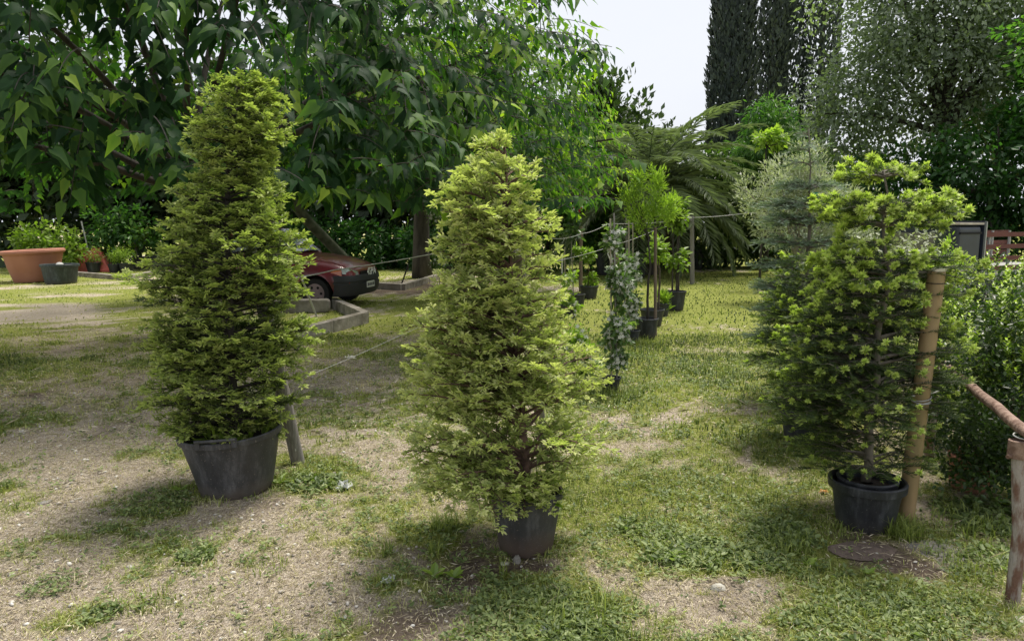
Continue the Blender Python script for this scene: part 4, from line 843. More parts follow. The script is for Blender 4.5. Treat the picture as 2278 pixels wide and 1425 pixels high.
potted('jasmine', 1358, 868, 44, 30, 'nearest slim jasmine column with white flowers in a small black pot', [(1340, 560, 1412, 700, 62), (1328, 680, 1414, 790, 56), (1342, 770, 1400, 830, 20), (1338, 490, 1388, 570, 26)], M[J], tpl=OVAL, size=.05, per=13, flower=('petal', 1.9, .024), stakes=((1360, 850, 1357, 486, .008, 'bamboo'), (1372, 850, 1365, 474, .008, 'stake')), group='flowering jasmine columns', cat='jasmine', tint=(.1, .9))
potted('jasmine', 1405, 760, 36, 26, 'second jasmine column with white flowers, just behind the nearest one', [(1386, 545, 1428, 650, 40), (1383, 630, 1432, 730, 36)], M[J], tpl=OVAL, size=.055, per=12, flower=('petal', 2.6, .03), stakes=((1400, 735, 1398, 492, .008, 'bamboo'), (1408, 735, 1407, 495, .006, 'bamboo')), group='flowering jasmine columns', cat='jasmine', tint=(.2, .9))
potted('jasmine', 978, 668, 40, 28, 'flowering jasmine column left of the centre conifer, partly hidden by it', [(948, 425, 1000, 540, 34), (952, 530, 1000, 640, 30)], M[J], tpl=OVAL, size=.07, per=12, flower=('petal', 1.5, .032), stakes=((978, 640, 975, 415, .01, 'bamboo'),), group='flowering jasmine columns', cat='jasmine', tint=(.2, 1))
potted('citrus_tree', 1438, 750, 50, 42, 'young standard tree with a pale lime round crown, trunk tied to a brown stake', [(1372, 400, 1430, 480, 44), (1390, 440, 1450, 530, 44), (1400, 368, 1440, 440, 34), (1435, 360, 1490, 450, 50), (1450, 420, 1522, 500, 60), (1425, 430, 1480, 520, 40)], M['lime'], stem=[[(1440, 715), (1441, 640), (1446, 590), (1443, 530)]], size=.075, per=11, tpl=NARROW, stakes=((1457, 752, 1457, 505, .022, 'stake_brown'),), cat='potted tree', tint=(.3, 1.0), barkm='bark_dark', stem_r=.02, droop=-.7)
potted('potted_sapling', 1450, 724, 52, 36, 'leafy sapling in a black pot just behind the lime-crowned standard tree', [(1432, 525, 1492, 590, 34)], M['lime'], stem=[[(1465, 690), (1467, 620), (1465, 560)]], size=.08, tint=(.2, .8), tpl=OVAL, per=10, stem_r=.02)
potted('grassy_plant', 1472, 702, 34, 28, 'short spiky plant in a black pot in the middle of the right row', [(1452, 652, 1490, 688, 14)], M['lime'], size=.12, tpl=NARROW, tint=(.2, .8), droop=-1.0)
potted('potted_tree', 1502, 690, 44, 42, 'tall three-stemmed young tree in the last big black pot before the post', [(1478, 425, 1532, 500, 52), (1470, 550, 1535, 600, 16), (1490, 480, 1520, 520, 12)], M['lime'], stem=[[(1495, 655), (1497, 590), (1499, 500)], [(1505, 655), (1506, 590), (1508, 490)], [(1510, 655), (1509, 600), (1510, 500)]], size=.10, tpl=OVAL, per=9, tint=(0, .7), cat='potted tree', barkm='bark_dark', stem_r=.018)
potted('potted_sapling', 1310, 664, 40, 28, 'small sapling with a round light-green head in the far left-row pot', [(1290, 545, 1330, 582, 30), (1275, 545, 1292, 566, 6), (1298, 600, 1332, 640, 12)], M['lime'], stem=[[(1310, 640), (1310, 600), (1308, 570)]], size=.085, tint=(.1, .8), tpl=OVAL, per=9, pm='pot_black')
potted('camellia', 1284, 684, 34, 30, 'slender dark-leaved camellia carrying one red flower, left row', [(1248, 500, 1300, 525, 14), (1262, 470, 1294, 505, 12), (1272, 455, 1290, 472, 4)], M[J], stem=[[(1276, 655), (1273, 600), (1271, 530)]], size=.12, tpl=OVAL, per=5, tint=(0, .5), barkm='twig')
g = gnd(1284, 684); fl = at(1285, 463, g.y); a = Acc()
for k in range(3):
    for q in range(6): an = q * 1.047 + k * .5; a.inst(OVAL, np.array([[0, 0, 0]]), frames(np.array([[math.cos(an) * .8, -.3 - .3 * k, math.sin(an) * .8]]), np.array([[0, -1., .1]])), .085 - .02 * k, .5)
o = a.obj('camellia_flower', M['red_petal'], None); o.location = tuple(fl - Vector((g.x, g.y, 0))); o.parent = [x for x in bpy.data.objects if x.name.startswith('camellia') and x.type == 'EMPTY'][0]; o.name = 'flower'
potted('potted_shrub', 1265, 706, 36, 28, 'low shrub with clusters of white flowers at the near end of the left row', [(1235, 655, 1300, 712, 34), (1240, 590, 1290, 650, 14)], M['lime'], size=.07, tpl=OVAL, per=10, flower=('petal', .9, .03), tint=(.1, .8))
potted('gardenia', 1300, 830, 40, 26, 'low white-flowered gardenia spilling out beside the right flank of the centre conifer', [(1235, 725, 1325, 815, 60), (1265, 780, 1345, 850, 30)], M['lime'], size=.055, tpl=OVAL, per=11, flower=('petal', 1.0, .028), tint=(.1, .8))
for (px, py, rp, pp, lb, cr2, mm) in ((209, 606, 30, 22, 'small thin-leaved shrub in a black pot just left of centre on the far left kerb', [(190, 545, 235, 592, 24)], 'lime'), (256, 606, 26, 18, 'small feathery yellow-green plant in a black pot on the far left kerb', [(238, 548, 272, 592, 26)], 'lime'), (282, 606, 30, 20, 'bushy yellow-green plant in the wider black pot, right end of the far left kerb', [(252, 540, 300, 595, 34)], 'lime')):
    potted('potted_shrub', px, py, rp, pp, lb, cr2, M[mm], size=.09, tpl=NARROW, per=12, tint=(.3, 1), group='small potted shrubs on the far left kerb')
potted('potted_tree', 311, 598, 34, 26, 'little round-headed tree with a pale stem in a grey pot, beside the left conifer', [(282, 498, 332, 545, 46)], M['lime'], stem=[[(305, 570), (302, 550), (300, 535)]], size=.12, tpl=OVAL, per=9, tint=(.3, 1), pm='pot_grey', cat='potted tree', barkm='twig', stem_r=.035)
potted('potted_shrub', 350, 600, 40, 30, 'dark red-green shrub mostly hidden behind the left edge of the left conifer', [(325, 500, 375, 570, 40)], M['green_tree'], size=.12, per=10, group=None, tint=(.3, 1))
hedge('leafy_bush', [((at(110, 560, 22).x, 22, .75), (.95, .6, .75)), ((at(70, 560, 22.3).x, 22.3, .8), (.6, .5, .6)), ((at(155, 560, 22).x, 22, .6), (.5, .5, .65))], 190, 12, .2, .14, OVAL, M['lime'], 'light green leafy bush behind the terracotta tub', 'bush', tint=(.0, .75), shell=.3)
hedge('leafy_bush', [((at(240, 520, 23).x, 23, 1.2), (.75, .6, .9)), ((at(290, 520, 23).x, 23, 1.3), (.6, .6, .9))], 130, 11, .2, .14, OVAL, M['green_tree'], 'taller dark-leaved bush behind the small pots on the far left kerb', 'bush', tint=(.2, 1.0), shell=.3)
q = gnd(200, 605); post('metal_stick', (q.x + .1, q.y, 0), tuple(at(181, 492, q.y)), .02, .02, M['wire'], 'thin pale stick slanting out of the plants above the red planter', 'stick', sides=6)

# far black pots under the palm
for px, pyb, w_, h_, lb in ((1420, 618, 34, 58, 'tall black pot standing under the palm, behind the lime-crowned tree'), (1551, 600, 26, 46, 'black pot half hidden by the tall wooden post, under the palm'), (1345, 612, 40, 50, 'black pot in deep shade under the palm, left of the tall one')):
    g = gnd(px, pyb); s = g.y / F; e = empty('plant_pot', (g.x, g.y, 0), 0, lb, 'pot', 'black pots under the palm'); pot(e, w_ / 2 * s, w_ / 2 * s * .82, h_ * s, M['pot_black'], rim=.01, seg=24)
    a = Acc(); cloud(a, [((0, 0, h_ * s + .12), (w_ / 2 * s, w_ / 2 * s, .18))], 14, 10, .12, .12, OVAL, (.0, .5)); a.obj('foliage', M['box'], e, kind='stuff')

# ------------------------------------------------------------------ posts, stakes, wires
g = gnd(665, 1035, 0); 
def nail(e):
    a = Acc(); a.tube([(-.03, -.048, .17), (.0, -.055, .155), (.005, -.055, .10)], .004, 5); a.obj('bent_nail', M['rope'], e)
post('wooden_stake', tuple(gnd(663, 1030)), tuple(at(560, 560, YA + .22)), .044, .042, M['stake'], 'thick grey stake leaning into the left conifer from its right side', 'stake', extra=nail, sides=14)
post('wooden_stake', tuple(gnd(1212, 1010)), tuple(at(1150, 560, YB + .2)), .034, .032, M['stake'], 'grey stake standing inside the foliage of the centre conifer', 'stake', sides=12)
g = gnd(1292, 648); post('iron_post', (g.x, g.y, 0), tuple(at(1292, 503, g.y)), .042, .042, M['stake_brown'], 'dark brown iron post between the left-row pots', 'post')
g = gnd(1257, 650); post('bamboo_cane', (g.x, g.y, 0), tuple(at(1256, 550, g.y)), .012, .012, M['bamboo'], 'short pale cane with a white tag beside the left row', 'cane', sides=6, extra=lambda e: (lambda a: (a.box((-.07, -.02, .62), (.03, .01, .42), .1), a.obj('white_strip', M['rope'], e)))(Acc()))
g = gnd(1373, 690); post('wooden_post', (g.x, g.y, 0), tuple(at(1372, 532, g.y)), .058, .058, M['stake_brown'], 'stout brown post with cord looped round it behind the nearest jasmine', 'post')
g = gnd(1540, 632); post('wooden_post', (g.x, g.y, 0), tuple(at(1539, 480, g.y)), .055, .05, M['stake'], 'tall weathered grey post at the far end of the potted row', 'post')
g = gnd(1395, 625); post('wooden_stake', (g.x, g.y, 0), tuple(at(1393, 480, g.y)), .03, .03, M['stake'], 'thin grey stake in the shade behind the jasmine columns', 'stake', sides=8)
def cord(name, pts, r, m, label, sag=.06, cat='wire'):
    a = Acc(); out_ = []
    for i in range(len(pts) - 1):
        p, q = np.array(tuple(pts[i])), np.array(tuple(pts[i + 1]))
        for t in np.linspace(0, 1, 12)[:(None if i == len(pts) - 2 else -1)]: out_.append(p + (q - p) * t - np.array([0, 0, sag * 4 * t * (1 - t)]))
    a.tube(out_, r, 5); return a.obj(name, m, smooth=True, label=label, cat=cat)
cord('rope', [at(600, 625, 5.2), at(740, 601, 7.2), at(985, 560, 11.2)], .006, M['wire'], 'white cord stretched in front of the red car towards the jasmine', .01, 'rope')
cord('rope', [at(680, 838, 5.0), at(780, 796, 5.6), at(930, 728, 6.6)], .0018, M['wire'], 'thin knotted cord hanging low over the grass between the two left conifers', .0, 'rope')
a = Acc(); c = at(780, 795, 5.6)
for k in range(14): a.tube([tuple(Vector(RNG.normal(0, 1, 3) * [.03, .008, .01])), tuple(Vector(RNG.normal(0, 1, 3) * [.03, .008, .01]))], .0022, 4)
o = a.obj('cord_knot', M['rope'], kind='stuff'); o.location = c; tag(o, 'tangled knot in the low white cord over the grass', 'knot')
cord('wire', [at(1160, 518, 9), at(1225, 530, 10), at(1292, 520, 11.5), at(1350, 498, 13), at(1540, 487, 18)], .004, M['wire'], 'upper wire strung from post to post along the potted rows', .03)
cord('wire', [at(1100, 600, 7), at(1225, 583, 8.3), at(1373, 543, 13), at(1460, 510, 15), at(1540, 484, 18)], .004, M['wire'], 'lower twisted wire running through the potted rows to the tall post', .02)
cord('wire', [at(1540, 484, 18), at(1660, 474, 18.5), at(1760, 470, 19)], .005, M['wire'], 'wire leaving the tall post towards the ivy hedge on the right', .02)
cord('rope', [at(1358, 540, 12.6), at(1352, 565, 12.6), at(1362, 590, 12.6), at(1358, 545, 12.6), at(1370, 560, 12.7)], .010, M['rope'], 'loop of pale cord hanging on the stout brown post', .0, 'rope')

# tan post beside the fir
tanm = solid('tan_painted_pipe', (0.34, 0.235, 0.125), .45, col2=(.20, .16, .07), scale=9, spec=.4, stretch=(1, 1, .25), bump=.12, lo=.3, hi=.6, detail=10)
capm = solid('metal_cap', (.5, .48, .42), .35, metal=.8)
b0 = gnd(2013, 1160); t0 = at(2084, 603, b0.y - .02)
def tanx(e):
    L = (t0 - b0); a = Acc(); a.tube([tuple(L), tuple(L + Vector((0, 0, .012)))], .043, 16); a.obj('cap', capm, e, smooth=True, sharp=30)
    a = Acc(); f = .955; c = L * f; a.tube([tuple(c + Vector((.044 * math.cos(q), .044 * math.sin(q), 0))) for q in np.linspace(0, 6.3, 20)], .0022, 4); a.obj('thin_wire', M['bark_dark'], e)
    for f, k in ((.50, 0), (.51, 1), (.49, 2)):
        c = L * f; a = Acc(); a.tube([tuple(c + Vector((.047 * math.cos(q), .047 * math.sin(q), .012 * math.sin(q + k)))) for q in np.linspace(0, 6.3, 20)], .0032, 5); a.obj('wire_loop', M['wire'], e, smooth=True)
post('tan_post', tuple(b0), tuple(t0), .0415, .0405, tanm, 'tan painted pipe post with wire loops, standing right of the lime-tipped fir', 'post', extra=tanx, sides=24, rough=.0)
cord('wire', [at(1990, 882, b0.y + .1), at(2030, 880, b0.y - .05), at(2090, 868, b0.y + .3), at(2135, 842, b0.y + 1.1)], .0035, M['wire'], 'loose wire from the tan post to the rusty rail', .01)
rustm = solid('rusty_pipe', (0.29, 0.195, 0.15), .8, scale=26, col2=(.14, .08, .055), bump=.6, lo=.38, hi=.6)
rustg = solid('flaking_rusty_pipe', (0.33, 0.29, 0.26), .8, scale=30, col2=(.15, .08, .055), bump=.8, lo=.42, hi=.56, stretch=(1, 1, .35))
f0 = empty('rusty_railing', (0, 0, 0), 0, 'rusty pipe railing with a flaking post at the right edge, in front of the boxwood', 'railing')
pb = gnd(2252, 1338); pt = at(2266, 985, pb.y); f0.location = (pb.x, pb.y, 0)
r1 = pt + Vector((.02, .0, .05)); r2 = at(2084, 797, 4.62)
a = Acc(); n_ = 14; pts = [tuple((r1 + (r2 - r1) * (k / (n_ - 1) * 1.12 - .12)) - Vector((pb.x, pb.y, 0)) + Vector((0, 0, .004 * math.sin(k * 1.9)))) for k in range(n_)]; a.tube(pts, .0235, 14); a.obj('top_rail', rustm, f0, smooth=True)
a = Acc(); a.tube([(0, 0, -.02), (.003, 0, .3), tuple(pt - Vector((pb.x, pb.y, 0)))], [.028, .027, .027], 16); a.obj('post', rustg, f0, smooth=True, sharp=40)
pz = pt.z; a = Acc(); a.lathe([(.033, -.07), (.036, -.068), (.036, 0.0), (.030, .004)], 18, c=(pt.x - pb.x, pt.y - pb.y, pz + .01)); a.obj('collar', rustm, f0, smooth=True, sharp=30)
a = Acc(); c = pt - Vector((pb.x, pb.y, 0)); a.tube([(c.x - .034, c.y - .01, c.z - .05), (c.x - .05, c.y - .015, c.z - .052)], .009, 6); a.obj('bolt', rustm, f0)
a = Acc(); a.tube([tuple(c + Vector((.02 + .037 * math.cos(q), .037 * math.sin(q), .028 + .004 * math.sin(q)))) for q in np.linspace(0, 6.3, 18)], .0028, 5); a.obj('wire_loop', M['wire'], f0)
# far post of the railing
a = Acc(); rr2 = r2 - Vector((pb.x, pb.y, 0)); a.tube([(rr2.x, rr2.y, 0), (rr2.x, rr2.y, rr2.z)], .028, 12); a.obj('post', rustg, f0, smooth=True)

# ------------------------------------------------------------------ boxwood shrubs on the right
def box_shrub(px, Y, r, h, label, n_, potlab=None, z0=.04):
    root = empty('boxwood_shrub', (at(px, 700, Y).x, Y, 0), 0, label, 'shrub', 'boxwood shrubs along the railing'); a = Acc()
    zt = h; cl = cloud(a, [((0, 0, z0 + (zt - z0) * .42), (r, r, (zt - z0) * .46)), ((0, 0, z0 + (zt - z0) * .75), (r * .62, r * .62, (zt - z0) * .26)), ((0, 0, z0 + .15), (r * .85, r * .85, .3))], n_, 22, .085, .030, OVAL, (-.25, .38), .0, .42, zmin=.1)
    tops = cl[cl[:, 2] > z0 + (zt - z0) * .45]; k = RNG.choice(len(tops), min(170, len(tops)))
    for q in k:
        p = tops[q]; L = random.uniform(.06, .16); dd = norm(np.array([p[0] * .5, p[1] * .5, 1]) + RNG.normal(0, .25, 3)); m_ = 14; t = np.linspace(0, 1, m_); P = p + dd * (t * L)[:, None]
        an = np.arange(m_) * 2.4; D = norm(np.stack([np.cos(an), np.sin(an), np.full(m_, .7)], 1)); a.inst(OVAL, P, frames(D, np.tile(dd, (m_, 1))), .026 * (1.1 - .3 * t), .7 + .3 * t)
    a.obj('foliage', M['box'], root, kind='stuff')
    for q in range(7):
        t = cl[RNG.integers(len(cl))]; s = Acc(); s.tube(bezier(np.array([0, 0, .2]), np.array([t[0] * .3, t[1] * .3, t[2] * .6 + .1]), t, 6), np.linspace(.012, .004, 6), 5, cap=False); s.obj('stem', M['bark'], root)
    return root
bs1 = box_shrub(2262, 3.95, .43, 1.2, 'nearest dense boxwood shrub behind the flaking railing post, light new tips', 560)
bs2 = box_shrub(2185, 4.9, .40, 1.3, 'boxwood shrub behind the rusty rail, yellow-green shoots at its top', 380)
bs3 = box_shrub(2290, 5.6, .5, 1.30, 'farther boxwood shrub at the right edge beyond the nearest one', 260)
g = gnd(2140, 1085); e = empty('terracotta_pot', (g.x + .03, g.y, 0), 0, 'tilted terracotta pot half buried in leaves under the boxwood', 'pot'); pot(e, .13, .10, .2, M['terracotta'], rim=.012).rotation_euler = (R(8), R(6), 0)
T_('euonymus', (at(2110, 600, 6.2).x, 6.2, 0), [((at(2110, 560, 6.2).x, 6.2, 1.2), (.17, .15, .22)), ((at(2085, 620, 6.2).x, 6.2, .95), (.2, .2, .3))], 60, 18, .06, .035, OVAL, M['lime'], 'light yellow-green upright shrub behind the fir, left of the truck rails', 'shrub', trunk_r=.015, bark='twig', tint=(.2, .9), droop=-.5)
T_('variegated_shrub', (at(1990, 600, 8).x, 8, 0), [((at(1985, 600, 8).x, 8, .95), (.5, .35, .6)), ((at(2080, 600, 8.3).x, 8.3, .9), (.4, .35, .5))], 170, 16, .09, .05, OVAL, M['olive'], 'pale variegated shrub seen through the right side of the fir', 'shrub', trunk_r=.02, bark='twig', tint=(.0, .8))

# ------------------------------------------------------------------ truck with red rails
navy = solid('navy_paint', (.022, .028, .045), .45, noise=.3, scale=4); cream = solid('cream_edge', (.55, .48, .42), .6, noise=.3); railm = solid('red_brown_boards', (.16, .045, .035), .75, noise=.45, scale=7, stretch=(.3, 1, 2)); galv = solid('galvanised_upright', (.38, .38, .37), .5, metal=.3)
tr0 = at(2157, 600, 11.6); tr = empty('flatbed_truck', (tr0.x, 11.6, 0), R(32), 'small truck with a navy cab back and red-brown slatted side rails, behind the boxwood', 'truck')
def tb(name, c, s, m, rz=0): a = Acc(); a.box(c, s, rz); return a.obj(name, m, tr)
tb('headboard', (-.02, .46, 1.16), (.06, 1.3, .76), navy); tb('recess_line', (-.42, -.187, 1.36), (.62, .014, .03), darkm)  # thin black strip on the cab side stands in for a shaded recess
ang = R(32)
cab_ = tb('cab', (-.42, .45, .93), (.66, 1.25, 1.1), navy); bv = cab_.modifiers.new('b', 'BEVEL'); bv.width = .06; bv.segments = 3
tb('roof_edge', (-.42, .45, 1.50), (.70, 1.29, .03), cream)
tb('cab_window', (-.756, .45, 1.20), (.012, .9, .32), glassm)
tb('corner_post', (.03, -.15, 1.12), (.06, .06, .82), galv)
tb('bed', (1.75, .45, .72), (3.5, 1.25, .08), galv)
for s in (-.16, 1.06):
    for k, z in enumerate((1.33, 1.14, .95, .80)): tb('rail_board', (1.75, s, z), (3.48, .03, .07), railm)
    for k in range(6): tb('upright', (.25 + k * .64, s + (.032 if s < 0 else -.032), 1.05), (.035, .03, .62), galv)
for x in (-.45, 2.2):
    for y in (-.05, .95):
        a = Acc(); a.lathe([(0, -.08), (.2, -.08), (.27, -.06), (.27, .06), (.2, .08), (0, .08)], 24); wh = a.obj('wheel', tyrem, tr, smooth=True, sharp=40); wh.location = (x, y, .27); wh.rotation_euler = (R(90), 0, 0)
tb('chassis', (1.0, .45, .55), (4.0, .6, .14), navy)
# pale concrete path on the right
a = Acc(); q = [gnd(2120, 700), gnd(2420, 760), gnd(2420, 640), gnd(2150, 632)]; a.add([(p_.x, p_.y, .03) for p_ in q] + [(p_.x, p_.y, -.05) for p_ in q], [(0, 1, 2), (0, 2, 3), (0, 4, 5), (0, 5, 1), (3, 2, 6), (3, 6, 7), (0, 3, 7), (0, 7, 4), (1, 5, 6), (1, 6, 2)]); a.obj('path', M['concrete'], kind='structure')

# ------------------------------------------------------------------ litter, slabs and stones
def rock(name, px, py, r, m, label, cat, sq=(1, .8, .5), rz=0, flat=.0):
    g = gnd(px, py); a = Acc(); n_ = 10; V = [(0, 0, -.3)]; rings = [(.9, -.25), (1.0, .0), (.85, .55), (.45, .9)]
    nn = 12; VV = []; rr_ = 1 + .16 * RNG.normal(size=nn)
    for q, (f, z) in enumerate(rings):
        for j in range(nn): an = j * 2 * math.pi / nn; ff = f * rr_[j] * random.uniform(.93, 1.07); VV.append((math.cos(an) * ff * sq[0] * r, math.sin(an) * ff * sq[1] * r, z * sq[2] * r * random.uniform(.9, 1.1)))
    VV.append((0, 0, .95 * sq[2] * r)); Tt = []
    for q in range(3):
        for j in range(nn): p_ = q * nn + j; k = q * nn + (j + 1) % nn; Tt += [(p_, k, k + nn), (p_, k + nn, p_ + nn)]
    for j in range(nn): Tt.append((4 * nn, 3 * nn + j, 3 * nn + (j + 1) % nn))
    a.add(VV, Tt); o = a.obj(name, m, smooth=True, sharp=40, label=label, cat=cat); z = float(gz(g.x, g.y)); o.location = (g.x, g.y, z + .002); o.rotation_euler = (0, 0, rz); return o
whitest = solid('pale_stone', (.50, .48, .41), .85, noise=.3, scale=30, bump=.4); paper = solid('crumpled_paper', (.80, .82, .80), .9, noise=.08, scale=40, bump=1.0)
rock('stone', 1597, 1302, .030, whitest, 'rounded pale stone on dry grass, right of centre near the bottom', 'stone', (1, .8, .7))
rock('stone', 745, 1245, .014, whitest, 'tiny white stone on bare straw between the two left pots', 'stone')
rock('stone', 100, 1116, .03, M['stone'], 'flat grey-green stone in the straw at the left', 'stone', (1.2, .7, .35), .5)
rock('stone', 290, 1257, .016, whitest, 'small pale stone below the shadow of the left pot', 'stone')
rock('stone', 1150, 1248, .028, M['stone'], 'grey chip of stone touching the foot of the centre pot', 'stone', (.6, .6, 1.2), .4)
rock('stone', 1190, 1240, .016, whitest, 'white pebble at the right foot of the centre pot', 'stone')
rock('stone', 1124, 1252, .02, whitest, 'white pebble at the left foot of the centre pot', 'stone')
rock('stone_slab', 2058, 1140, .14, M['stone_tan'], 'tan flat slab beside the foot of the tan post', 'slab', (.85, .95, .10), .3)
rock('stone_slab', 2108, 1232, .17, M['stone'], 'larger grey flat slab nearer the camera than the tan one', 'slab', (1.0, .8, .07), -.5)
rock('stone_slab', 1925, 1228, .15, solid('brown_slab', (.17, .125, .10), .95, noise=.4, scale=25, bump=1.0), 'dull brown worn patch of stone in front of the ribbed black pot', 'slab', (1.1, .75, .03), .1)
rock('stone_slab', 2300, 1392, .06, whitest, 'broken pale slab corner at the foot of the railing, right edge', 'slab', (.8, 1.2, .3), .6)
def crumple(name, px, py, r, m, label, cat):
    g = gnd(px, py); a = Acc(); n_ = 9; gx = np.linspace(-1, 1, n_); XX, YY = np.meshgrid(gx, gx); ZZ = np.abs(RNG.normal(0, .32, XX.shape)) + .12 * (1 - XX ** 2); XX = XX * .9 + RNG.normal(0, .14, XX.shape); YY = YY * .6 + RNG.normal(0, .14, XX.shape)
    Vv = np.stack([XX.ravel() * r, YY.ravel() * r, ZZ.ravel() * r], 1); Tt = []
    for i in range(n_ - 1):
        for j in range(n_ - 1):
            if (i in (0, n_ - 2) and j in (0, n_ - 2)): continue
            p_ = i * n_ + j; Tt += [(p_, p_ + 1, p_ + n_ + 1), (p_, p_ + n_ + 1, p_ + n_)]
    a.add(Vv, Tt); o = a.obj(name, m, label=label, cat=cat); o.location = (g.x, g.y, float(gz(g.x, g.y)) + .004); o.rotation_euler = (0, 0, .6); return o
crumple('crumpled_tissue', 766, 1085, .05, paper, 'crumpled white tissue lying on the grass between the left and centre pots', 'litter')
crumple('crumpled_tissue', 863, 1296, .032, paper, 'small crumpled white scrap below the centre conifer, to its left', 'litter')
crumple('crumpled_tissue', 1212, 1400, .026, paper, 'white scrap caught in the clover at the bottom of the picture', 'litter')
crumple('bread_crust', 1832, 1098, .028, solid('orange_peel', (.62, .28, .07), .7, noise=.3, scale=40, bump=.6), 'orange-brown crust lying in the grass left of the ribbed black pot', 'litter')

# ------------------------------------------------------------------ grass, weeds, straw, pebbles
def area_pts(n_, y0, y1, pad=.35, power=1.0):
    y = (y0 ** power + (y1 ** power - y0 ** power) * RNG.random(n_)) ** (1 / power); hw = y * (1139 / F) * 1.06 + pad; x = (RNG.random(n_) * 2 - 1) * hw; return x, y
def blade_acc(acc, x, y, h, wd, tint, lean=.5, flat=False):
    n_ = len(x); z = gz(x, y); an = RNG.random(n_) * 2 * math.pi; s = np.stack([np.cos(an), np.sin(an), np.zeros(n_)], 1); d = np.stack([-np.sin(an), np.cos(an), np.zeros(n_)], 1)
    l = RNG.uniform(.1, 1, n_)[:, None] * lean; b0 = np.stack([x, y, z - .004], 1)
    p1 = b0 + (d * l * .45 + np.array([0, 0, .62])) * h[:, None]; p2 = b0 + (d * l * 1.25 + np.stack([np.zeros(n_), np.zeros(n_), 1.0 - .35 * l[:, 0]], 1)) * h[:, None]
    w_ = wd[:, None]; V = np.stack([b0 - s * w_ / 2, b0 + s * w_ / 2, p1 + s * w_ * .42, p1 - s * w_ * .42, p2], 1)
    Tt = np.array([(0, 1, 2), (0, 2, 3), (3, 2, 4)])[None] + (np.arange(n_) * 5)[:, None, None]
    acc.add(V, Tt, np.repeat(tint, 5) + np.tile([-.06, -.06, 0, 0, .08], n_))
M['grass'] = leafmat('grass_blade', stops((0.045, 0.075, 0.018), (0.16, 0.21, 0.045), (0.33, 0.38, 0.10), (0.48, 0.47, 0.22), (.54, .46, .30)), .3, .5, tcol=(1, 1.1, .5))
M['straw'] = leafmat('straw', stops((0.15, 0.15, 0.06), (0.38, 0.32, 0.20), (0.72, 0.65, 0.50)), .15, .6, tcol=(1, 1, .9))
M['clover'] = leafmat('weed_leaf', stops((0.06, 0.09, 0.03), (0.15, 0.20, 0.07), (0.31, 0.36, 0.15)), .3, .5)
M['pebble'] = leafmat('pebble', stops((0.20, 0.17, 0.14), (0.42, 0.38, 0.33), (.68, .66, .6)), .0, .85)
POTS = [(baseA.x, YA, .21), (baseB.x, YB, .13), (baseC.x, YC, .14), (tr0.x, 0, 0)]
def keep(x, y):
    k = np.ones(len(x), bool)
    for cx, cy_, r in POTS: k &= (x - cx) ** 2 + (y - cy_) ** 2 > r * r
    return k
acc = Acc()
for (n_, y0, y1, hh, ww) in ((100000, 1.9, 5.0, .030, .0035), (80000, 5.0, 10, .034, .008), (45000, 10, 24, .030, .018)):
    x, y = area_pts(n_, y0, y1, power=2 if y0 > 4 else 1.3); g_, s_ = grassy(x, y); k = keep(x, y) & (RNG.random(n_) < np.clip((g_ - .10) * 1.7, 0.18, 1) * (1 - .9 * np.clip(s_ * 1.4, 0, 1))); x, y, g_ = x[k], y[k], g_[k]; n2 = len(x)
    pt_ = fbm(x * 1.3 + 60, y * 1.3 + 2, 3); ti = np.clip(.95 + (.12 if y0 > 9 else 0) - .22 * np.clip((y - 4) / 3, 0, 1) * (x > 0) - g_ * .75 + RNG.normal(0, .16, n2) + (pt_ - .5) * .9, 0, 1)
    blade_acc(acc, x, y, hh * RNG.uniform(.5, 1.5, n2) * (.6 + .9 * g_), ww * RNG.uniform(.6, 1.3, n2), ti, 1.1)
# taller tufts and seeding stalks
for (px, py, r, n_, h) in ((990, 1180, .07, 170, .10), (965, 1235, .03, 50, .08), (2010, 1195, .09, 330, .11), (1990, 1165, .10, 160, .09), (1330, 1400, .25, 120, .13), (1120, 1275, .02, 20, .1), (860, 1240, .02, 22, .10), (660, 1065, .15, 160, .08), (1740, 1210, .14, 220, .08), (2215, 1290, .2, 240, .09), (2180, 1180, .22, 200, .12), (1690, 985, .3, 240, .08), (440, 1090, .1, 100, .06), (330, 1340, .12, 90, .05), (1870, 1190, .12, 120, .06), (1380, 880, .2, 300, .10), (1280, 880, .3, 300, .1), (1440, 765, .25, 260, .12), (1490, 1130, .2, 120, .05), (590, 1260, .1, 80, .05)):
    g = gnd(px, py); an = RNG.random(n_) * 6.28; rr_ = r * np.sqrt(RNG.random(n_)); blade_acc(acc, g.x + rr_ * np.cos(an), g.y + rr_ * np.sin(an), h * RNG.uniform(.4, 1.15, n_), .0045 * RNG.uniform(.6, 1.3, n_), RNG.uniform(.1, .5, n_), .8)
for cx, cy_, r_ in POTS[:3]:
    n_ = 260; an = RNG.random(n_) * 6.28; k = fbm(np.cos(an) * 2 + cx * 3, np.sin(an) * 2 + 5, 2) > .45; an = an[k]; n_ = len(an); rr_ = r_ + RNG.random(n_) ** 1.5 * .07; blade_acc(acc, cx + rr_ * np.cos(an), cy_ + rr_ * np.sin(an), .05 * RNG.uniform(.4, 1.3, n_), .004 * RNG.uniform(.6, 1.3, n_), RNG.uniform(.1, .8, n_), 1.0)
acc.obj('grass', M['grass'], kind='stuff')
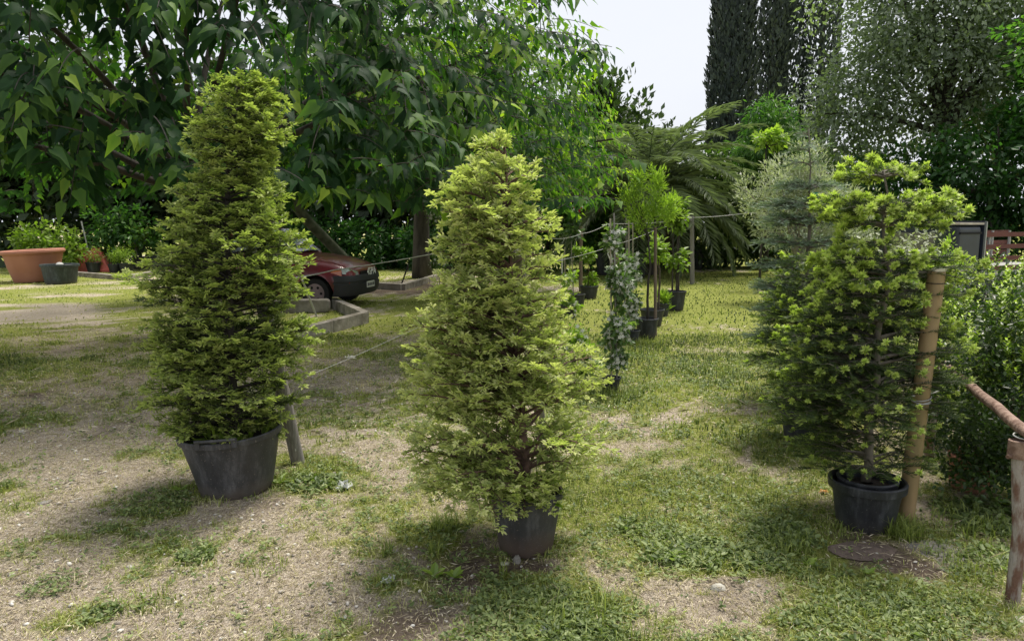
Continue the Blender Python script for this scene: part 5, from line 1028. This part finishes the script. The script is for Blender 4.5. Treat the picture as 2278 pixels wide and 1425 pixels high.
# broad-leaved weeds
acc = Acc(); x, y = area_pts(30000, 1.9, 8.5, power=1.4); g_, s_ = grassy(x, y); cl = fbm(x * 2.1 + 7, y * 2.1 + 77, 3); k = keep(x, y) & (RNG.random(len(x)) < np.clip((g_ - .22) * 2.0, .10, 1) * np.clip((cl - .38) * 6, 0.15, 1)); x, y = x[k], y[k]
k = np.repeat(np.arange(len(x)), 5); n_ = len(k); an = RNG.random(n_) * 6.28; el = RNG.uniform(-.05, .7, n_); P = np.stack([x[k] + RNG.normal(0, .012, n_), y[k] + RNG.normal(0, .012, n_), gz(x[k], y[k]) + RNG.uniform(.004, .03, n_)], 1)
D = norm(np.stack([np.cos(an), np.sin(an), el], 1)); acc.inst(KITE, P, frames(D, np.tile([0, 0, 1.], (n_, 1)) + RNG.normal(0, .3, (n_, 3))), RNG.uniform(.012, .032, n_), RNG.uniform(0, 1, len(x))[k] * .8 + RNG.random(n_) * .25); 
for (px, py, r, n_, L) in ((1180, 1375, .30, 1500, .024), (1240, 1400, .2, 800, .022), (1560, 1225, .14, 600, .03), (1740, 1190, .16, 700, .03), (1690, 1245, .14, 500, .03), (440, 1240, .09, 420, .022), (235, 1365, .06, 200, .02), (700, 1075, .16, 520, .035), (1440, 1180, .16, 420, .028), (1480, 1240, .10, 260, .035), (350, 1120, .22, 800, .022), (2190, 1150, .25, 900, .04), (2230, 1250, .15, 300, .035), (1900, 1400, .2, 500, .022), (2050, 1380, .2, 400, .022), (120, 1300, .12, 300, .018)):
    g = gnd(px, py); an = RNG.random(n_) * 6.28; rr_ = r * np.sqrt(RNG.random(n_)); X_ = g.x + rr_ * np.cos(an); Y_ = g.y + rr_ * np.sin(an); rr_ = rr_ * (.55 + .9 * fbm(np.cos(an) * 2 + px, np.sin(an) * 2 + py, 3)); X_ = g.x + rr_ * np.cos(an); Y_ = g.y + rr_ * np.sin(an); hgt = .04 * RNG.random(n_); P = np.stack([X_, Y_, gz(X_, Y_) + hgt * RNG.random(n_) + .004], 1); a2 = RNG.random(n_) * 6.28
    D = norm(np.stack([np.cos(a2), np.sin(a2), RNG.uniform(-.1, .8, n_)], 1)); acc.inst(OVAL, P, frames(D, np.tile([0, 0, 1.], (n_, 1)) + RNG.normal(0, .4, (n_, 3))), L * RNG.uniform(.6, 1.3, n_), RNG.uniform(.05, .9, n_))
acc.obj('low_weeds', M['clover'], kind='stuff')
# large-leaved single weeds
for px, py, nl, L, lb in ((622, 1080, 5, .075, 'broad round-leaved weed at the right foot of the left tub'), (965, 1288, 6, .06, 'long-leaved weed on bare soil left of the centre pot'), (1010, 1290, 9, .05, 'spreading leafy weed just in front of the centre pot on its left'), (1800, 1262, 5, .045, 'round-leaved weed in front of the ribbed black pot, left'), (1930, 1285, 6, .04, 'serrated little weed at the lower edge of the brown slab'), (400, 1095, 6, .05, 'bright green weed in the shadow left of the left tub'), (2235, 1130, 8, .06, 'broad-leaved plant growing under the boxwood near the railing post'), (2185, 1165, 8, .055, 'leafy weed between the grey slab and the boxwood'), (1500, 1245, 9, .06, 'rosette weed with long leaves, right of the centre pot')):
    g = gnd(px, py); e = empty('weed', (g.x, g.y, float(gz(g.x, g.y))), 0, lb, 'weed')
    for q in range(nl):
        an = q * 2.4 + random.random(); d = np.array([[math.cos(an), math.sin(an), random.uniform(.25, .9)]]); a = Acc(); a.inst(HEART if px in (622, 2235) else OVAL, np.array([[0, 0, .012]]), frames(d, np.array([[0, 0, 1.]])), L * random.uniform(.8, 1.25), random.uniform(.45, .75)); a.obj('leaf', M['box'], e)
# straw clippings
acc = Acc()
for (n_, y0, y1, L, w_) in ((76000, 1.9, 5.2, .034, .0033), (34000, 5.2, 11, .06, .009)):
    x, y = area_pts(n_, y0, y1, power=1.3); g_, s_ = grassy(x, y); k = keep(x, y) & (RNG.random(n_) < np.clip(1.15 - g_ * .9, .2, 1) * (1 - .65 * s_)); x, y = x[k], y[k]; n2 = len(x); an = RNG.random(n2) * 6.28
    D = np.stack([np.cos(an), np.sin(an), RNG.normal(.05, .22, n2)], 1); z = gz(x, y) + RNG.uniform(.002, .018, n2)
    Ln = L * RNG.lognormal(-.2, .45, n2); acc.inst(NARROW, np.stack([x, y, z], 1), frames(D, np.tile([0, 0, 1.], (n2, 1)) + RNG.normal(0, .4, (n2, 3))), np.stack([np.full(n2, w_ / .22) * RNG.uniform(.7, 1.4, n2), Ln, Ln * .6], 1), RNG.random(n2))
acc.obj('dry_clippings', M['straw'], kind='stuff')
# pebbles
acc = Acc(); IC = [(0, 0, 1)] + [(math.cos(q * 1.2566) * .9, math.sin(q * 1.2566) * .9, .35) for q in range(5)] + [(math.cos(q * 1.2566 + .6) * .9, math.sin(q * 1.2566 + .6) * .9, -.35) for q in range(5)]
PB = T(IC, [(0, 1 + q, 1 + (q + 1) % 5) for q in range(5)] + [(1 + q, 6 + q, 1 + (q + 1) % 5) for q in range(5)] + [(6 + q, 6 + (q + 1) % 5, 1 + (q + 1) % 5) for q in range(5)], [0] * 11)
x, y = area_pts(15000, 1.9, 9, power=1.2); g_, s_ = grassy(x, y); left = 1 / (1 + np.exp((x + .3) * 1.6)); k = keep(x, y) & (RNG.random(len(x)) < np.clip(.75 - g_, .06, 1) * (.25 + .9 * left + .4 * s_)); x, y = x[k], y[k]; n2 = len(x); an = RNG.random(n2) * 6.28
sz = np.minimum(.0060 * RNG.lognormal(0, .5, n2), .0115); D = np.stack([np.cos(an), np.sin(an), RNG.normal(0, .1, n2)], 1)
acc.inst(PB, np.stack([x, y, gz(x, y) + sz * .45], 1), frames(D, np.tile([0, 0, 1.], (n2, 1)) + RNG.normal(0, .2, (n2, 3))), np.stack([sz * RNG.uniform(.6, 1, n2), sz * RNG.uniform(.9, 1.7, n2), sz * RNG.uniform(.4, .8, n2)], 1), RNG.random(n2))
acc.obj('pebbles', M['pebble'], smooth=True, kind='stuff')
print('TRIS', sum(len(o.data.polygons) for o in bpy.data.objects if o.type == 'MESH'), 'OBJ', len(bpy.data.objects))
